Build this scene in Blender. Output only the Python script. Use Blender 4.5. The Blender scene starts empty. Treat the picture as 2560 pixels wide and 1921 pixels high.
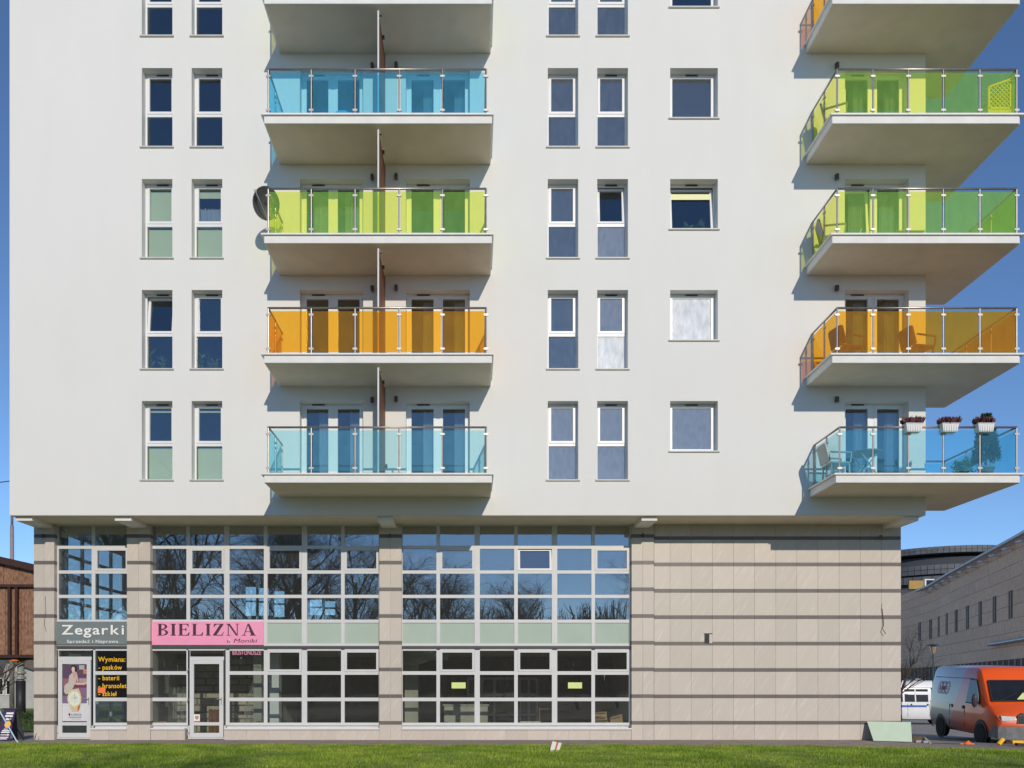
import bpy, math, random
import numpy as np
from mathutils import Vector, Matrix

# ------------------------------------------------------------------ camera, sky, sun, exposure
SC = bpy.context.scene
COL = SC.collection
R = math.radians
EYE, D0, F = 1.58, 21.617, 2032.0          # eye height, distance to the white wall, focal length in photo pixels
VX, VY = 1185.0, 1710.0                    # where the lens axis meets the photo


def sc_(y):
    return F / (D0 + y)


def X(px, y=0.0):
    return (px - VX) / sc_(y)


def Z(py, y=0.0):
    return EYE + (VY - py) / sc_(y)


cam = bpy.data.objects.new('camera', bpy.data.cameras.new('camera'))
COL.objects.link(cam)
cam.location = (0, -D0, EYE)
cam.rotation_euler = (R(90), 0, 0)
cam.data.sensor_width = 36.0
cam.data.lens = 36.0 * F / 2560.0
cam.data.shift_x = (1280 - VX) / 2560.0
cam.data.shift_y = (VY - 960.5) / 2560.0
cam.data.clip_end = 2000
SC.camera = cam

TO_SUN = Vector((0.31, -1.5, 0.642)).normalized()
W = bpy.data.worlds.new('World')
SC.world = W
W.use_nodes = True
nt = W.node_tree
bg = nt.nodes['Background']
sky = nt.nodes.new('ShaderNodeTexSky')
sky.sky_type = 'NISHITA'
sky.sun_disc = False
sky.sun_elevation = math.asin(TO_SUN.z)
sky.sun_rotation = math.atan2(TO_SUN.x, TO_SUN.y)
sky.air_density = 1.0
sky.altitude = 2000
sky.dust_density = 0.08
sky.ozone_density = 5.0
nt.links.new(sky.outputs[0], bg.inputs[0])
bg.inputs[1].default_value = 0.14

sun = bpy.data.objects.new('sun', bpy.data.lights.new('sun', 'SUN'))
COL.objects.link(sun)
sun.data.energy = 2.68
sun.data.angle = R(0.53)
sun.data.color = (1.0, 0.905, 0.76)
sun.rotation_euler = TO_SUN.to_track_quat('Z', 'Y').to_euler()
sun.location = (10, -30, 30)

SC.view_settings.view_transform = 'Standard'
SC.view_settings.look = 'None'
SC.view_settings.gamma = 1.0
SC.view_settings.exposure = 0.0
SC.render.engine = 'CYCLES'
SC.cycles.max_bounces = 8
SC.cycles.diffuse_bounces = 4
SC.cycles.glossy_bounces = 4
SC.cycles.transparent_max_bounces = 32
SC.cycles.sample_clamp_indirect = 6.0
SC.cycles.use_denoising = True
RND = random.Random(7)


# ------------------------------------------------------------------ materials
def rgb(r, g, b):
    def f(c):
        c /= 255.0
        return c / 12.92 if c <= 0.04045 else ((c + 0.055) / 1.055) ** 2.4
    return (f(r), f(g), f(b), 1)


def new_mat(name):
    m = bpy.data.materials.new(name)
    m.use_nodes = True
    return m, m.node_tree.nodes, m.node_tree.links


def mat(name, col, rough=0.7, var=0.08, scale=4.0, bump=0.0, bscale=60.0, metal=0.0, rand=0.0, spec=0.4, stretch=(1, 1, 1), detail=4.0):
    m, N, L = new_mat(name)
    p = N['Principled BSDF']
    p.inputs['Roughness'].default_value = rough
    p.inputs['Metallic'].default_value = metal
    p.inputs['Specular IOR Level'].default_value = spec
    tc = N.new('ShaderNodeTexCoord')
    geo = N.new('ShaderNodeNewGeometry')
    mp = N.new('ShaderNodeMapping')
    mp.inputs['Scale'].default_value = stretch
    L.new(geo.outputs['Position'], mp.inputs['Vector'])
    nz = N.new('ShaderNodeTexNoise')
    nz.inputs['Scale'].default_value = scale
    nz.inputs['Detail'].default_value = detail
    L.new(mp.outputs[0], nz.inputs['Vector'])
    mr = N.new('ShaderNodeMapRange')
    mr.inputs[1].default_value = 0.3
    mr.inputs[2].default_value = 0.7
    mr.inputs[3].default_value = 1 - var
    mr.inputs[4].default_value = 1 + var
    L.new(nz.outputs[0], mr.inputs[0])
    fac = mr.outputs[0]
    if rand:
        oi = N.new('ShaderNodeObjectInfo')
        m2 = N.new('ShaderNodeMapRange')
        m2.inputs[3].default_value = 1 - rand
        m2.inputs[4].default_value = 1 + rand
        L.new(oi.outputs['Random'], m2.inputs[0])
        mm = N.new('ShaderNodeMath')
        mm.operation = 'MULTIPLY'
        L.new(fac, mm.inputs[0])
        L.new(m2.outputs[0], mm.inputs[1])
        fac = mm.outputs[0]
    mx = N.new('ShaderNodeVectorMath')
    mx.operation = 'SCALE'
    mx.inputs[0].default_value = col[:3]
    L.new(fac, mx.inputs['Scale'])
    L.new(mx.outputs[0], p.inputs['Base Color'])
    if bump:
        n2 = N.new('ShaderNodeTexNoise')
        n2.inputs['Scale'].default_value = bscale
        n2.inputs['Detail'].default_value = 5
        L.new(mp.outputs[0], n2.inputs['Vector'])
        b = N.new('ShaderNodeBump')
        b.inputs['Strength'].default_value = bump
        b.inputs['Distance'].default_value = 0.02
        L.new(n2.outputs[0], b.inputs['Height'])
        L.new(b.outputs[0], p.inputs['Normal'])
    return m


def schlick(N, L, r0, top=0.9):
    lw = N.new('ShaderNodeLayerWeight')
    pw = N.new('ShaderNodeMath')
    pw.operation = 'POWER'
    pw.inputs[1].default_value = 5.0
    L.new(lw.outputs['Facing'], pw.inputs[0])
    ma = N.new('ShaderNodeMath')
    ma.operation = 'MULTIPLY_ADD'
    ma.inputs[1].default_value = top - r0
    ma.inputs[2].default_value = r0
    L.new(pw.outputs[0], ma.inputs[0])
    return ma


def glass(name, tint=(0.82, 0.9, 0.88), refl=0.10, dust=0.0, dustcol=(0.7, 0.72, 0.75), wave=0.02, dscale=3.0, rough=0.0, rtint=(1, 1, 1)):
    """thin window pane: clear, Fresnel mirror on top, optional dirt or condensation"""
    m, N, L = new_mat(name)
    N.remove(N['Principled BSDF'])
    out = N['Material Output']
    tr = N.new('ShaderNodeBsdfTransparent')
    tr.inputs[0].default_value = (*tint, 1)
    gl = N.new('ShaderNodeBsdfGlossy')
    gl.inputs['Roughness'].default_value = rough
    gl.inputs['Color'].default_value = (*rtint, 1)
    ad = schlick(N, L, refl)
    mix = N.new('ShaderNodeMixShader')
    L.new(ad.outputs[0], mix.inputs[0])
    L.new(tr.outputs[0], mix.inputs[1])
    L.new(gl.outputs[0], mix.inputs[2])
    geo = N.new('ShaderNodeNewGeometry')
    if wave:
        nz = N.new('ShaderNodeTexNoise')
        nz.inputs['Scale'].default_value = 1.3
        nz.inputs['Detail'].default_value = 1
        L.new(geo.outputs['Position'], nz.inputs['Vector'])
        b = N.new('ShaderNodeBump')
        b.inputs['Strength'].default_value = wave
        b.inputs['Distance'].default_value = 0.1
        L.new(nz.outputs[0], b.inputs['Height'])
        L.new(b.outputs[0], gl.inputs['Normal'])
    last = mix
    if dust:
        df = N.new('ShaderNodeBsdfDiffuse')
        df.inputs[0].default_value = (*dustcol, 1)
        mp = N.new('ShaderNodeMapping')
        mp.inputs['Scale'].default_value = (1.6, 1.6, 0.7)
        L.new(geo.outputs['Position'], mp.inputs['Vector'])
        nz = N.new('ShaderNodeTexNoise')
        nz.inputs['Scale'].default_value = dscale
        nz.inputs['Detail'].default_value = 6
        L.new(mp.outputs[0], nz.inputs['Vector'])
        mr = N.new('ShaderNodeMapRange')
        mr.inputs[1].default_value = 0.25
        mr.inputs[2].default_value = 0.8
        mr.inputs[3].default_value = dust * 0.7
        mr.inputs[4].default_value = dust * 1.35
        L.new(nz.outputs[0], mr.inputs[0])
        m2 = N.new('ShaderNodeMixShader')
        L.new(mr.outputs[0], m2.inputs[0])
        L.new(mix.outputs[0], m2.inputs[1])
        L.new(df.outputs[0], m2.inputs[2])
        last = m2
    L.new(last.outputs[0], out.inputs[0])
    return m


def tinted(name, t, body, bodyfac=0.16):
    """coloured laminated balcony glass"""
    m, N, L = new_mat(name)
    N.remove(N['Principled BSDF'])
    out = N['Material Output']
    tr = N.new('ShaderNodeBsdfTransparent')
    tr.inputs[0].default_value = (*t, 1)
    df = N.new('ShaderNodeBsdfDiffuse')
    df.inputs[0].default_value = (*body, 1)
    tl = N.new('ShaderNodeBsdfTranslucent')
    tl.inputs[0].default_value = (*body, 1)
    m0 = N.new('ShaderNodeMixShader')
    m0.inputs[0].default_value = 0.15
    L.new(df.outputs[0], m0.inputs[1])
    L.new(tl.outputs[0], m0.inputs[2])
    m1 = N.new('ShaderNodeMixShader')
    geo = N.new('ShaderNodeNewGeometry')
    mp = N.new('ShaderNodeMapping')
    mp.inputs['Scale'].default_value = (1.5, 1.5, 0.6)
    L.new(geo.outputs['Position'], mp.inputs[0])
    nz = N.new('ShaderNodeTexNoise')
    nz.inputs['Scale'].default_value = 4.0
    nz.inputs['Detail'].default_value = 6
    L.new(mp.outputs[0], nz.inputs['Vector'])
    oi = N.new('ShaderNodeObjectInfo')
    rr = N.new('ShaderNodeMath')
    rr.operation = 'MULTIPLY_ADD'
    rr.inputs[1].default_value = 0.3
    L.new(oi.outputs['Random'], rr.inputs[0])
    L.new(nz.outputs[0], rr.inputs[2])
    mr = N.new('ShaderNodeMapRange')
    mr.inputs[1].default_value = 0.3
    mr.inputs[2].default_value = 1.0
    mr.inputs[3].default_value = bodyfac * 0.75
    mr.inputs[4].default_value = bodyfac * 1.3
    L.new(rr.outputs[0], mr.inputs[0])
    bf = N.new('ShaderNodeMath')               # the coloured film sits on the outer face of the pane
    bf.operation = 'SUBTRACT'
    bf.inputs[0].default_value = 1.0
    L.new(geo.outputs['Backfacing'], bf.inputs[1])
    mu = N.new('ShaderNodeMath')
    mu.operation = 'MULTIPLY'
    L.new(mr.outputs[0], mu.inputs[0])
    L.new(bf.outputs[0], mu.inputs[1])
    L.new(mu.outputs[0], m1.inputs[0])
    L.new(tr.outputs[0], m1.inputs[1])
    L.new(m0.outputs[0], m1.inputs[2])
    gl = N.new('ShaderNodeBsdfGlossy')
    gl.inputs['Roughness'].default_value = 0.02
    fr = schlick(N, L, 0.02, 0.35)
    m2 = N.new('ShaderNodeMixShader')
    L.new(fr.outputs[0], m2.inputs[0])
    L.new(m1.outputs[0], m2.inputs[1])
    L.new(gl.outputs[0], m2.inputs[2])
    L.new(m2.outputs[0], out.inputs[0])
    return m


def tile_mat():
    m, N, L = new_mat('beige_stone_tile')
    p = N['Principled BSDF']
    p.inputs['Roughness'].default_value = 0.42
    p.inputs['Specular IOR Level'].default_value = 0.35
    geo = N.new('ShaderNodeNewGeometry')
    oi = N.new('ShaderNodeObjectInfo')
    off = N.new('ShaderNodeVectorMath')
    off.operation = 'SCALE'
    off.inputs[0].default_value = (13.0, 3.0, 7.0)
    L.new(oi.outputs['Random'], off.inputs['Scale'])
    add = N.new('ShaderNodeVectorMath')
    L.new(geo.outputs['Position'], add.inputs[0])
    L.new(off.outputs[0], add.inputs[1])
    m0 = N.new('ShaderNodeMapping')
    m0.inputs['Rotation'].default_value = (0, R(-30), 0)
    L.new(add.outputs[0], m0.inputs['Vector'])
    mp = N.new('ShaderNodeMapping')
    mp.inputs['Scale'].default_value = (6.5, 1.0, 0.8)
    L.new(m0.outputs[0], mp.inputs['Vector'])
    nz = N.new('ShaderNodeTexNoise')
    nz.inputs['Scale'].default_value = 2.2
    nz.inputs['Detail'].default_value = 5
    nz.inputs['Distortion'].default_value = 0.6
    L.new(mp.outputs[0], nz.inputs['Vector'])
    cr = N.new('ShaderNodeValToRGB')
    e = cr.color_ramp.elements
    e[0].position, e[0].color = 0.30, rgb(201, 191, 179)
    e[1].position, e[1].color = 0.76, rgb(213, 205, 195)
    mid = e.new(0.55)
    mid.color = rgb(203, 193, 182)
    L.new(nz.outputs[0], cr.inputs[0])
    mr = N.new('ShaderNodeMapRange')
    mr.inputs[3].default_value = 0.955
    mr.inputs[4].default_value = 1.045
    L.new(oi.outputs['Random'], mr.inputs[0])
    sc = N.new('ShaderNodeVectorMath')
    sc.operation = 'SCALE'
    L.new(cr.outputs[0], sc.inputs[0])
    L.new(mr.outputs[0], sc.inputs['Scale'])
    L.new(sc.outputs[0], p.inputs['Base Color'])
    return m


def stucco():
    m, N, L = new_mat('white_stucco')
    p = N['Principled BSDF']
    p.inputs['Roughness'].default_value = 0.9
    p.inputs['Specular IOR Level'].default_value = 0.2
    geo = N.new('ShaderNodeNewGeometry')
    n1 = N.new('ShaderNodeTexNoise')
    n1.inputs['Scale'].default_value = 0.35
    n1.inputs['Detail'].default_value = 6
    L.new(geo.outputs['Position'], n1.inputs['Vector'])
    mp = N.new('ShaderNodeMapping')
    mp.inputs['Scale'].default_value = (1.2, 1.2, 0.25)
    L.new(geo.outputs['Position'], mp.inputs['Vector'])
    n2 = N.new('ShaderNodeTexNoise')
    n2.inputs['Scale'].default_value = 1.5
    n2.inputs['Detail'].default_value = 5
    L.new(mp.outputs[0], n2.inputs['Vector'])
    ad = N.new('ShaderNodeMath')
    L.new(n1.outputs[0], ad.inputs[0])
    L.new(n2.outputs[0], ad.inputs[1])
    mr = N.new('ShaderNodeMapRange')
    mr.inputs[1].default_value = 0.7
    mr.inputs[2].default_value = 1.3
    mr.inputs[3].default_value = 0.765
    mr.inputs[4].default_value = 0.79
    L.new(ad.outputs[0], mr.inputs[0])
    sc = N.new('ShaderNodeVectorMath')
    sc.operation = 'SCALE'
    sc.inputs[0].default_value = (1.0, 0.985, 0.94)
    L.new(mr.outputs[0], sc.inputs['Scale'])
    L.new(sc.outputs[0], p.inputs['Base Color'])
    n3 = N.new('ShaderNodeTexNoise')
    n3.inputs['Scale'].default_value = 45
    n3.inputs['Detail'].default_value = 4
    L.new(geo.outputs['Position'], n3.inputs['Vector'])
    b = N.new('ShaderNodeBump')
    b.inputs['Strength'].default_value = 0.12
    b.inputs['Distance'].default_value = 0.01
    L.new(n3.outputs[0], b.inputs['Height'])
    L.new(b.outputs[0], p.inputs['Normal'])
    return m


M = {}
M['stucco'] = stucco()
M['slab'] = mat('balcony_render', (0.80, 0.785, 0.75, 1), 0.85, 0.05, 2.5, 0.1, 50)
M['coping'] = mat('white_coping_sheet', (0.78, 0.78, 0.75, 1), 0.5, 0.05, 6)
M['soffit'] = mat('bounce_tinted_soffit', (0.74, 0.66, 0.54, 1), 0.9, 0.05, 2, 0.1, 50)  # warm tint paints ground-bounced light into the underside colour
M['pvc'] = mat('white_pvc', (0.80, 0.80, 0.80, 1), 0.35, 0.02, 3)
M['alu'] = mat('pale_aluminium_frame', (0.66, 0.66, 0.665, 1), 0.4, 0.03, 3)
M['sill'] = mat('sheet_metal_sill', (0.62, 0.61, 0.56, 1), 0.45, 0.05, 5)
M['slot'] = mat('dark_vent_slot', (0.05, 0.045, 0.05, 1), 0.7, 0.1)
M['steel'] = mat('brushed_steel', (0.40, 0.37, 0.33, 1), 0.36, 0.1, 8, metal=0.85)
M['clamp'] = mat('glass_clamp_steel', (0.46, 0.45, 0.42, 1), 0.4, 0.05, 8, metal=0.4)
M['tile'] = tile_mat()
M['dark_tile'] = mat('dark_grey_tile', rgb(112, 104, 101), 0.4, 0.05, 6, rand=0.08)
M['grout'] = mat('grout', (0.50, 0.46, 0.41, 1), 0.9, 0.05)
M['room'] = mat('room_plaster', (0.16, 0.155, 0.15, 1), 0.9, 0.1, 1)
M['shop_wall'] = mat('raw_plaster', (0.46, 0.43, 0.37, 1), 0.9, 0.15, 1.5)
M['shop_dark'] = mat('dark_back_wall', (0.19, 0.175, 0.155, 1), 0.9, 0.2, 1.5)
M['block'] = mat('grey_building_block', (0.52, 0.44, 0.36, 1), 0.95, 0.15, 8, 0.4, 60, rand=0.12)
M['pane'] = glass('clear_pane', (0.80, 0.86, 0.87), 0.11)
M['pane_b'] = glass('shop_pane', (0.86, 0.90, 0.89), 0.045, dust=0.022, dustcol=(0.6, 0.57, 0.52), dscale=9)
M['pane_u'] = glass('gallery_pane', (0.80, 0.85, 0.86), 0.19, dust=0.03, dustcol=(0.6, 0.58, 0.55), dscale=9)
M['pane_d1'] = glass('faintly_hazed_pane', (0.8, 0.87, 0.88), 0.13, dust=0.07, dustcol=(0.62, 0.7, 0.85), dscale=6)
M['pane_d2'] = glass('condensation_pane', (0.78, 0.85, 0.88), 0.13, dust=0.20, dustcol=(0.66, 0.73, 0.85), dscale=7)
M['pane_d3'] = glass('milky_pane', (0.78, 0.85, 0.88), 0.13, dust=0.74, dustcol=(0.90, 0.92, 0.95), dscale=5)
M['pane_s'] = glass('smeared_pane', (0.8, 0.87, 0.88), 0.13, dust=0.04, dustcol=(0.75, 0.8, 0.9), dscale=12)
M['spandrel'] = mat('pale_green_spandrel', rgb(178, 194, 181), 0.12, 0.03, 1.5)
M['blind'] = mat('pale_green_roller_blind', rgb(246, 244, 196), 0.8, 0.03, 2)
M['curtain'] = mat('sheer_curtain', (0.5, 0.52, 0.58, 1), 0.9, 0.15, 9, stretch=(6, 6, 0.2))
M['wood'] = mat('brown_stained_timber', (0.24, 0.105, 0.06, 1), 0.6, 0.25, 6, stretch=(6, 1, 6))
M['pipe0'] = mat('galvanised_duct', (0.45, 0.45, 0.42, 1), 0.5, 0.1)
M['lamp'] = mat('dark_bronze_lamp', (0.11, 0.09, 0.07, 1), 0.5, 0.1)
M['floor'] = mat('balcony_floor', (0.42, 0.40, 0.37, 1), 0.8, 0.08)
M['white'] = mat('white_paint', (0.78, 0.78, 0.77, 1), 0.5, 0.03)
M['black'] = mat('black_plastic', (0.025, 0.025, 0.027, 1), 0.5, 0.1)
M['dgrey'] = mat('dark_grey_plastic', (0.07, 0.072, 0.078, 1), 0.5, 0.1)
M['rubber'] = mat('tyre_rubber', (0.03, 0.03, 0.03, 1), 0.85, 0.2, 20)
M['rim'] = mat('dirty_steel_rim', (0.22, 0.2, 0.17, 1), 0.5, 0.2, 10, metal=0.4)
G = {
    'blue': tinted('blue_glass', (0.62, 0.91, 0.98), (0.12, 0.56, 0.90), 0.24),
    'sea': tinted('sea_blue_glass', (0.76, 0.95, 0.985), (0.14, 0.52, 0.80), 0.20),
    'cyan': tinted('pale_cyan_glass', (0.79, 0.965, 0.985), (0.24, 0.70, 0.88), 0.18),
    'lime': tinted('lime_glass', (0.99, 0.965, 0.50), (0.42, 0.95, 0.18), 0.24),
    'orange': tinted('orange_glass', (1.0, 0.745, 0.20), (1.0, 0.43, 0.04), 0.24),
}


# ------------------------------------------------------------------ mesh helpers
def obj(name, verts, faces, m, parent=None, smooth=False, kind=None):
    me = bpy.data.meshes.new(name)
    me.from_pydata([tuple(v) for v in verts], [], faces)
    if m is not None:
        me.materials.append(m)
    if smooth:
        me.polygons.foreach_set('use_smooth', [True] * len(me.polygons))
    me.update()
    o = bpy.data.objects.new(name, me)
    COL.objects.link(o)
    o.parent = parent
    if kind:
        o['kind'] = kind
    return o


def inst(name, mesh, parent, loc=(0, 0, 0), rot=(0, 0, 0), scale=(1, 1, 1)):
    o = bpy.data.objects.new(name, mesh)
    COL.objects.link(o)
    o.parent = parent
    o.location, o.rotation_euler, o.scale = loc, rot, scale
    return o


def empty(name, loc=(0, 0, 0), rz=0.0):
    o = bpy.data.objects.new(name, None)
    COL.objects.link(o)
    o.location = loc
    o.rotation_euler = (0, 0, rz)
    o.empty_display_size = 0.2
    return o


def tag(o, label, cat, group=None):
    o['label'] = label
    o['category'] = cat
    if group:
        o['group'] = group
    return o


def structure(o):
    o['kind'] = 'structure'
    return o


class MB:
    def __init__(s):
        s.v, s.f = [], []

    def add(s, vs, fs):
        b = len(s.v)
        s.v += [tuple(v) for v in vs]
        s.f += [tuple(i + b for i in f) for f in fs]
        return s

    def box(s, x0, x1, y0, y1, z0, z1):
        return s.add([(x0, y0, z0), (x1, y0, z0), (x1, y1, z0), (x0, y1, z0), (x0, y0, z1), (x1, y0, z1), (x1, y1, z1), (x0, y1, z1)],
                     [(0, 3, 2, 1), (4, 5, 6, 7), (0, 1, 5, 4), (1, 2, 6, 5), (2, 3, 7, 6), (3, 0, 4, 7)])

    def cbox(s, x0, x1, y0, y1, z0, z1, c):
        """box with chamfered edges along the front (low-y) outline"""
        vs = [(x0, y1, z0), (x1, y1, z0), (x1, y1, z1), (x0, y1, z1),
              (x0, y0 + c, z0), (x1, y0 + c, z0), (x1, y0 + c, z1), (x0, y0 + c, z1),
              (x0 + c, y0, z0 + c), (x1 - c, y0, z0 + c), (x1 - c, y0, z1 - c), (x0 + c, y0, z1 - c)]
        fs = [(8, 9, 10, 11), (4, 5, 9, 8), (5, 6, 10, 9), (6, 7, 11, 10), (7, 4, 8, 11), (0, 1, 5, 4), (1, 2, 6, 5), (2, 3, 7, 6), (3, 0, 4, 7), (3, 2, 1, 0)]
        return s.add(vs, fs)

    def bar(s, a, b, w, h=None, up=(0, 0, 1)):
        """square bar from a to b"""
        h = h or w
        a, b = Vector(a), Vector(b)
        d = (b - a).normalized()
        u = Vector(up)
        if abs(d.dot(u)) > 0.95:
            u = Vector((1, 0, 0))
        r = d.cross(u).normalized() * (w / 2)
        u = r.cross(d).normalized() * (h / 2)
        vs = [a - r - u, a + r - u, a + r + u, a - r + u, b - r - u, b + r - u, b + r + u, b - r + u]
        return s.add(vs, [(3, 2, 1, 0), (4, 5, 6, 7), (0, 1, 5, 4), (1, 2, 6, 5), (2, 3, 7, 6), (3, 0, 4, 7)])

    def tube(s, pts, r, n=8, cap=True, r2=None):
        pts = [Vector(p) for p in pts]
        b = len(s.v)
        k = len(pts)
        prev = None
        for i, p in enumerate(pts):
            d = (pts[min(i + 1, k - 1)] - pts[max(i - 1, 0)]).normalized()
            u = Vector((0, 0, 1)) if abs(d.z) < 0.9 else Vector((1, 0, 0))
            a = d.cross(u).normalized()
            if prev is not None and a.dot(prev) < 0:
                a = -a
            prev = a
            c = d.cross(a).normalized()
            rr = r if r2 is None else r + (r2 - r) * i / max(1, k - 1)
            for j in range(n):
                t = 2 * math.pi * j / n
                s.v.append(tuple(p + a * math.cos(t) * rr + c * math.sin(t) * rr))
        for i in range(k - 1):
            for j in range(n):
                s.f.append((b + i * n + j, b + i * n + (j + 1) % n, b + (i + 1) * n + (j + 1) % n, b + (i + 1) * n + j))
        if cap:
            s.f.append(tuple(b + j for j in range(n))[::-1])
            s.f.append(tuple(b + (k - 1) * n + j for j in range(n)))
        return s

    def lathe(s, prof, c=(0, 0, 0), n=16, axis='z'):
        """profile list of (radius, height)"""
        b = len(s.v)
        for r_, h in prof:
            for j in range(n):
                t = 2 * math.pi * j / n
                if axis == 'z':
                    s.v.append((c[0] + r_ * math.cos(t), c[1] + r_ * math.sin(t), c[2] + h))
                else:
                    s.v.append((c[0] + r_ * math.cos(t), c[1] + h, c[2] + r_ * math.sin(t)))
        for i in range(len(prof) - 1):
            for j in range(n):
                s.f.append((b + i * n + j, b + i * n + (j + 1) % n, b + (i + 1) * n + (j + 1) % n, b + (i + 1) * n + j))
        s.f.append(tuple(b + j for j in range(n))[::-1])
        s.f.append(tuple(b + (len(prof) - 1) * n + j for j in range(n)))
        return s

    def prism(s, poly, lo, hi, axis='y'):
        """extrude a 2-D polygon; axis y: poly is (x, z); axis x: (y, z); axis z: (x, y)"""
        n = len(poly)
        def pt(p, h):
            return {'y': (p[0], h, p[1]), 'x': (h, p[0], p[1]), 'z': (p[0], p[1], h)}[axis]
        vs = [pt(p, lo) for p in poly] + [pt(p, hi) for p in poly]
        fs = [tuple(range(n)), tuple(range(2 * n - 1, n - 1, -1))]
        fs += [(i, n + i, n + (i + 1) % n, (i + 1) % n) for i in range(n)]
        return s.add(vs, fs)

    def build(s, name, m, parent=None, smooth=False, kind=None):
        return obj(name, s.v, s.f, m, parent, smooth, kind)


def holed_wall(x0, x1, z0, z1, y0, y1, holes):
    """slab in the x-z plane, thickness y0..y1, with rectangular openings (hx0,hx1,hz0,hz1)"""
    xs = sorted({x0, x1, *[h[0] for h in holes], *[h[1] for h in holes]})
    zs = sorted({z0, z1, *[h[2] for h in holes], *[h[3] for h in holes]})
    nx, nz = len(xs) - 1, len(zs) - 1
    solid = [[True] * nz for _ in range(nx)]
    for i in range(nx):
        for j in range(nz):
            cx, cz = (xs[i] + xs[i + 1]) / 2, (zs[j] + zs[j + 1]) / 2
            for h in holes:
                if h[0] < cx < h[1] and h[2] < cz < h[3]:
                    solid[i][j] = False
    mb = MB()
    idx = {}
    def v(i, j, k):
        key = (i, j, k)
        if key not in idx:
            idx[key] = len(mb.v)
            mb.v.append((xs[i], y1 if k else y0, zs[j]))
        return idx[key]
    S = lambda i, j: 0 <= i < nx and 0 <= j < nz and solid[i][j]
    for i in range(nx):
        for j in range(nz):
            if not solid[i][j]:
                continue
            mb.f.append((v(i, j, 0), v(i + 1, j, 0), v(i + 1, j + 1, 0), v(i, j + 1, 0)))
            mb.f.append((v(i, j, 1), v(i, j + 1, 1), v(i + 1, j + 1, 1), v(i + 1, j, 1)))
            if not S(i - 1, j):
                mb.f.append((v(i, j, 0), v(i, j + 1, 0), v(i, j + 1, 1), v(i, j, 1)))
            if not S(i + 1, j):
                mb.f.append((v(i + 1, j, 0), v(i + 1, j, 1), v(i + 1, j + 1, 1), v(i + 1, j + 1, 0)))
            if not S(i, j - 1):
                mb.f.append((v(i, j, 0), v(i, j, 1), v(i + 1, j, 1), v(i + 1, j, 0)))
            if not S(i, j + 1):
                mb.f.append((v(i, j + 1, 0), v(i + 1, j + 1, 0), v(i + 1, j + 1, 1), v(i, j + 1, 1)))
    return mb


_txt = {}


def text_mesh(s, bold=0.0, extrude=0.01):
    key = (s, bold, extrude)
    if key not in _txt:
        cu = bpy.data.curves.new('t', 'FONT')
        cu.body = s
        cu.size = 1.0
        cu.extrude = extrude
        cu.offset = bold
        cu.resolution_u = 3
        o = bpy.data.objects.new('t', cu)
        COL.objects.link(o)
        dg = bpy.context.evaluated_depsgraph_get()
        me = bpy.data.meshes.new_from_object(o.evaluated_get(dg))
        bpy.data.objects.remove(o)
        _txt[key] = me
    return _txt[key]


def bounds(me):
    a = np.empty(len(me.vertices) * 3)
    me.vertices.foreach_get('co', a)
    a = a.reshape(-1, 3)
    return a.min(0), a.max(0)


def lettering(parent, s, x0, x1, zb, cap, y, m, bold=0.02, each=False, shear=0.0, track=0.0, name='letter', thick=0.004):
    """writing in the x-z plane facing -y: baseline zb, capital height cap, fitted between x0 and x1"""
    rx = R(90)
    capu = 0.729
    sz = cap / capu
    if not each:
        me = text_mesh(s, bold).copy()
        lo, hi = bounds(me)
        sx = (x1 - x0) / (hi[0] - lo[0])
        me.transform(Matrix.Translation((-lo[0], 0, 0)))
        if shear:
            me.transform(Matrix(((1, shear, 0, 0), (0, 1, 0, 0), (0, 0, 1, 0), (0, 0, 0, 1))))
        me.materials.clear()
        me.materials.append(m)
        return inst(name, me, parent, (x0, y, zb), (rx, 0, 0), (sx, sz, thick / 0.02))
    pen, items = 0.0, []
    for ch in s:
        if ch == ' ':
            pen += 0.32
            continue
        me = text_mesh(ch, bold)
        lo, hi = bounds(me)
        items.append((me, pen, lo, hi))
        pen += hi[0] + max(lo[0], 0.02) + track
    first, last = items[0], items[-1]
    a, b = first[1] + first[2][0], last[1] + last[3][0]
    k = (x1 - x0) / (b - a)
    for me, p, lo, hi in items:
        if not me.materials or me.materials[0] != m:
            if me.materials:
                me = me.copy()
                me.materials.clear()
            me.materials.append(m)
        inst(name, me, parent, (x0 + (p - a) * k, y, zb), (rx, 0, 0), (k, sz, thick / 0.02))


for _t, _b in (('Zegarki', .028), ('Zegarki', .016), ('SprzedażiNaprawa', .006), ('Wymiana:-paskówbaterszloł', .012), ('BIUSTONOSZE', .004)):
    for _c in sorted(set(_t)):
        text_mesh(_c, _b)
for _t, _b in (('LORUS', .006), ('T', .0), ('N', .0), ('PZ4', .01), ('SM', .02), ('u Moniki', .0)):
    text_mesh(_t, _b)


# ------------------------------------------------------------------ ground
def smooth(a, b, t):
    t = min(1.0, max(0.0, (t - a) / (b - a)))
    return t * t * (3 - 2 * t)


def lot_h(x, y):
    d = 0.03 * max(0.0, min(y, 6.0) + 2.7) + 0.02 * max(0.0, y - 6.0)
    return -d * smooth(10.5, 13.8, x)


def sheet(name, xs, ys, dz, m, keep=None, hf=lot_h):
    vs, fs, idx = [], [], {}
    def v(i, j):
        if (i, j) not in idx:
            idx[(i, j)] = len(vs)
            vs.append((xs[i], ys[j], hf(xs[i], ys[j]) + dz))
        return idx[(i, j)]
    for i in range(len(xs) - 1):
        for j in range(len(ys) - 1):
            if keep and not keep((xs[i] + xs[i + 1]) / 2, (ys[j] + ys[j + 1]) / 2):
                continue
            fs.append((v(i, j), v(i + 1, j), v(i + 1, j + 1), v(i, j + 1)))
    return obj(name, vs, fs, m, None, True)


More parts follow.
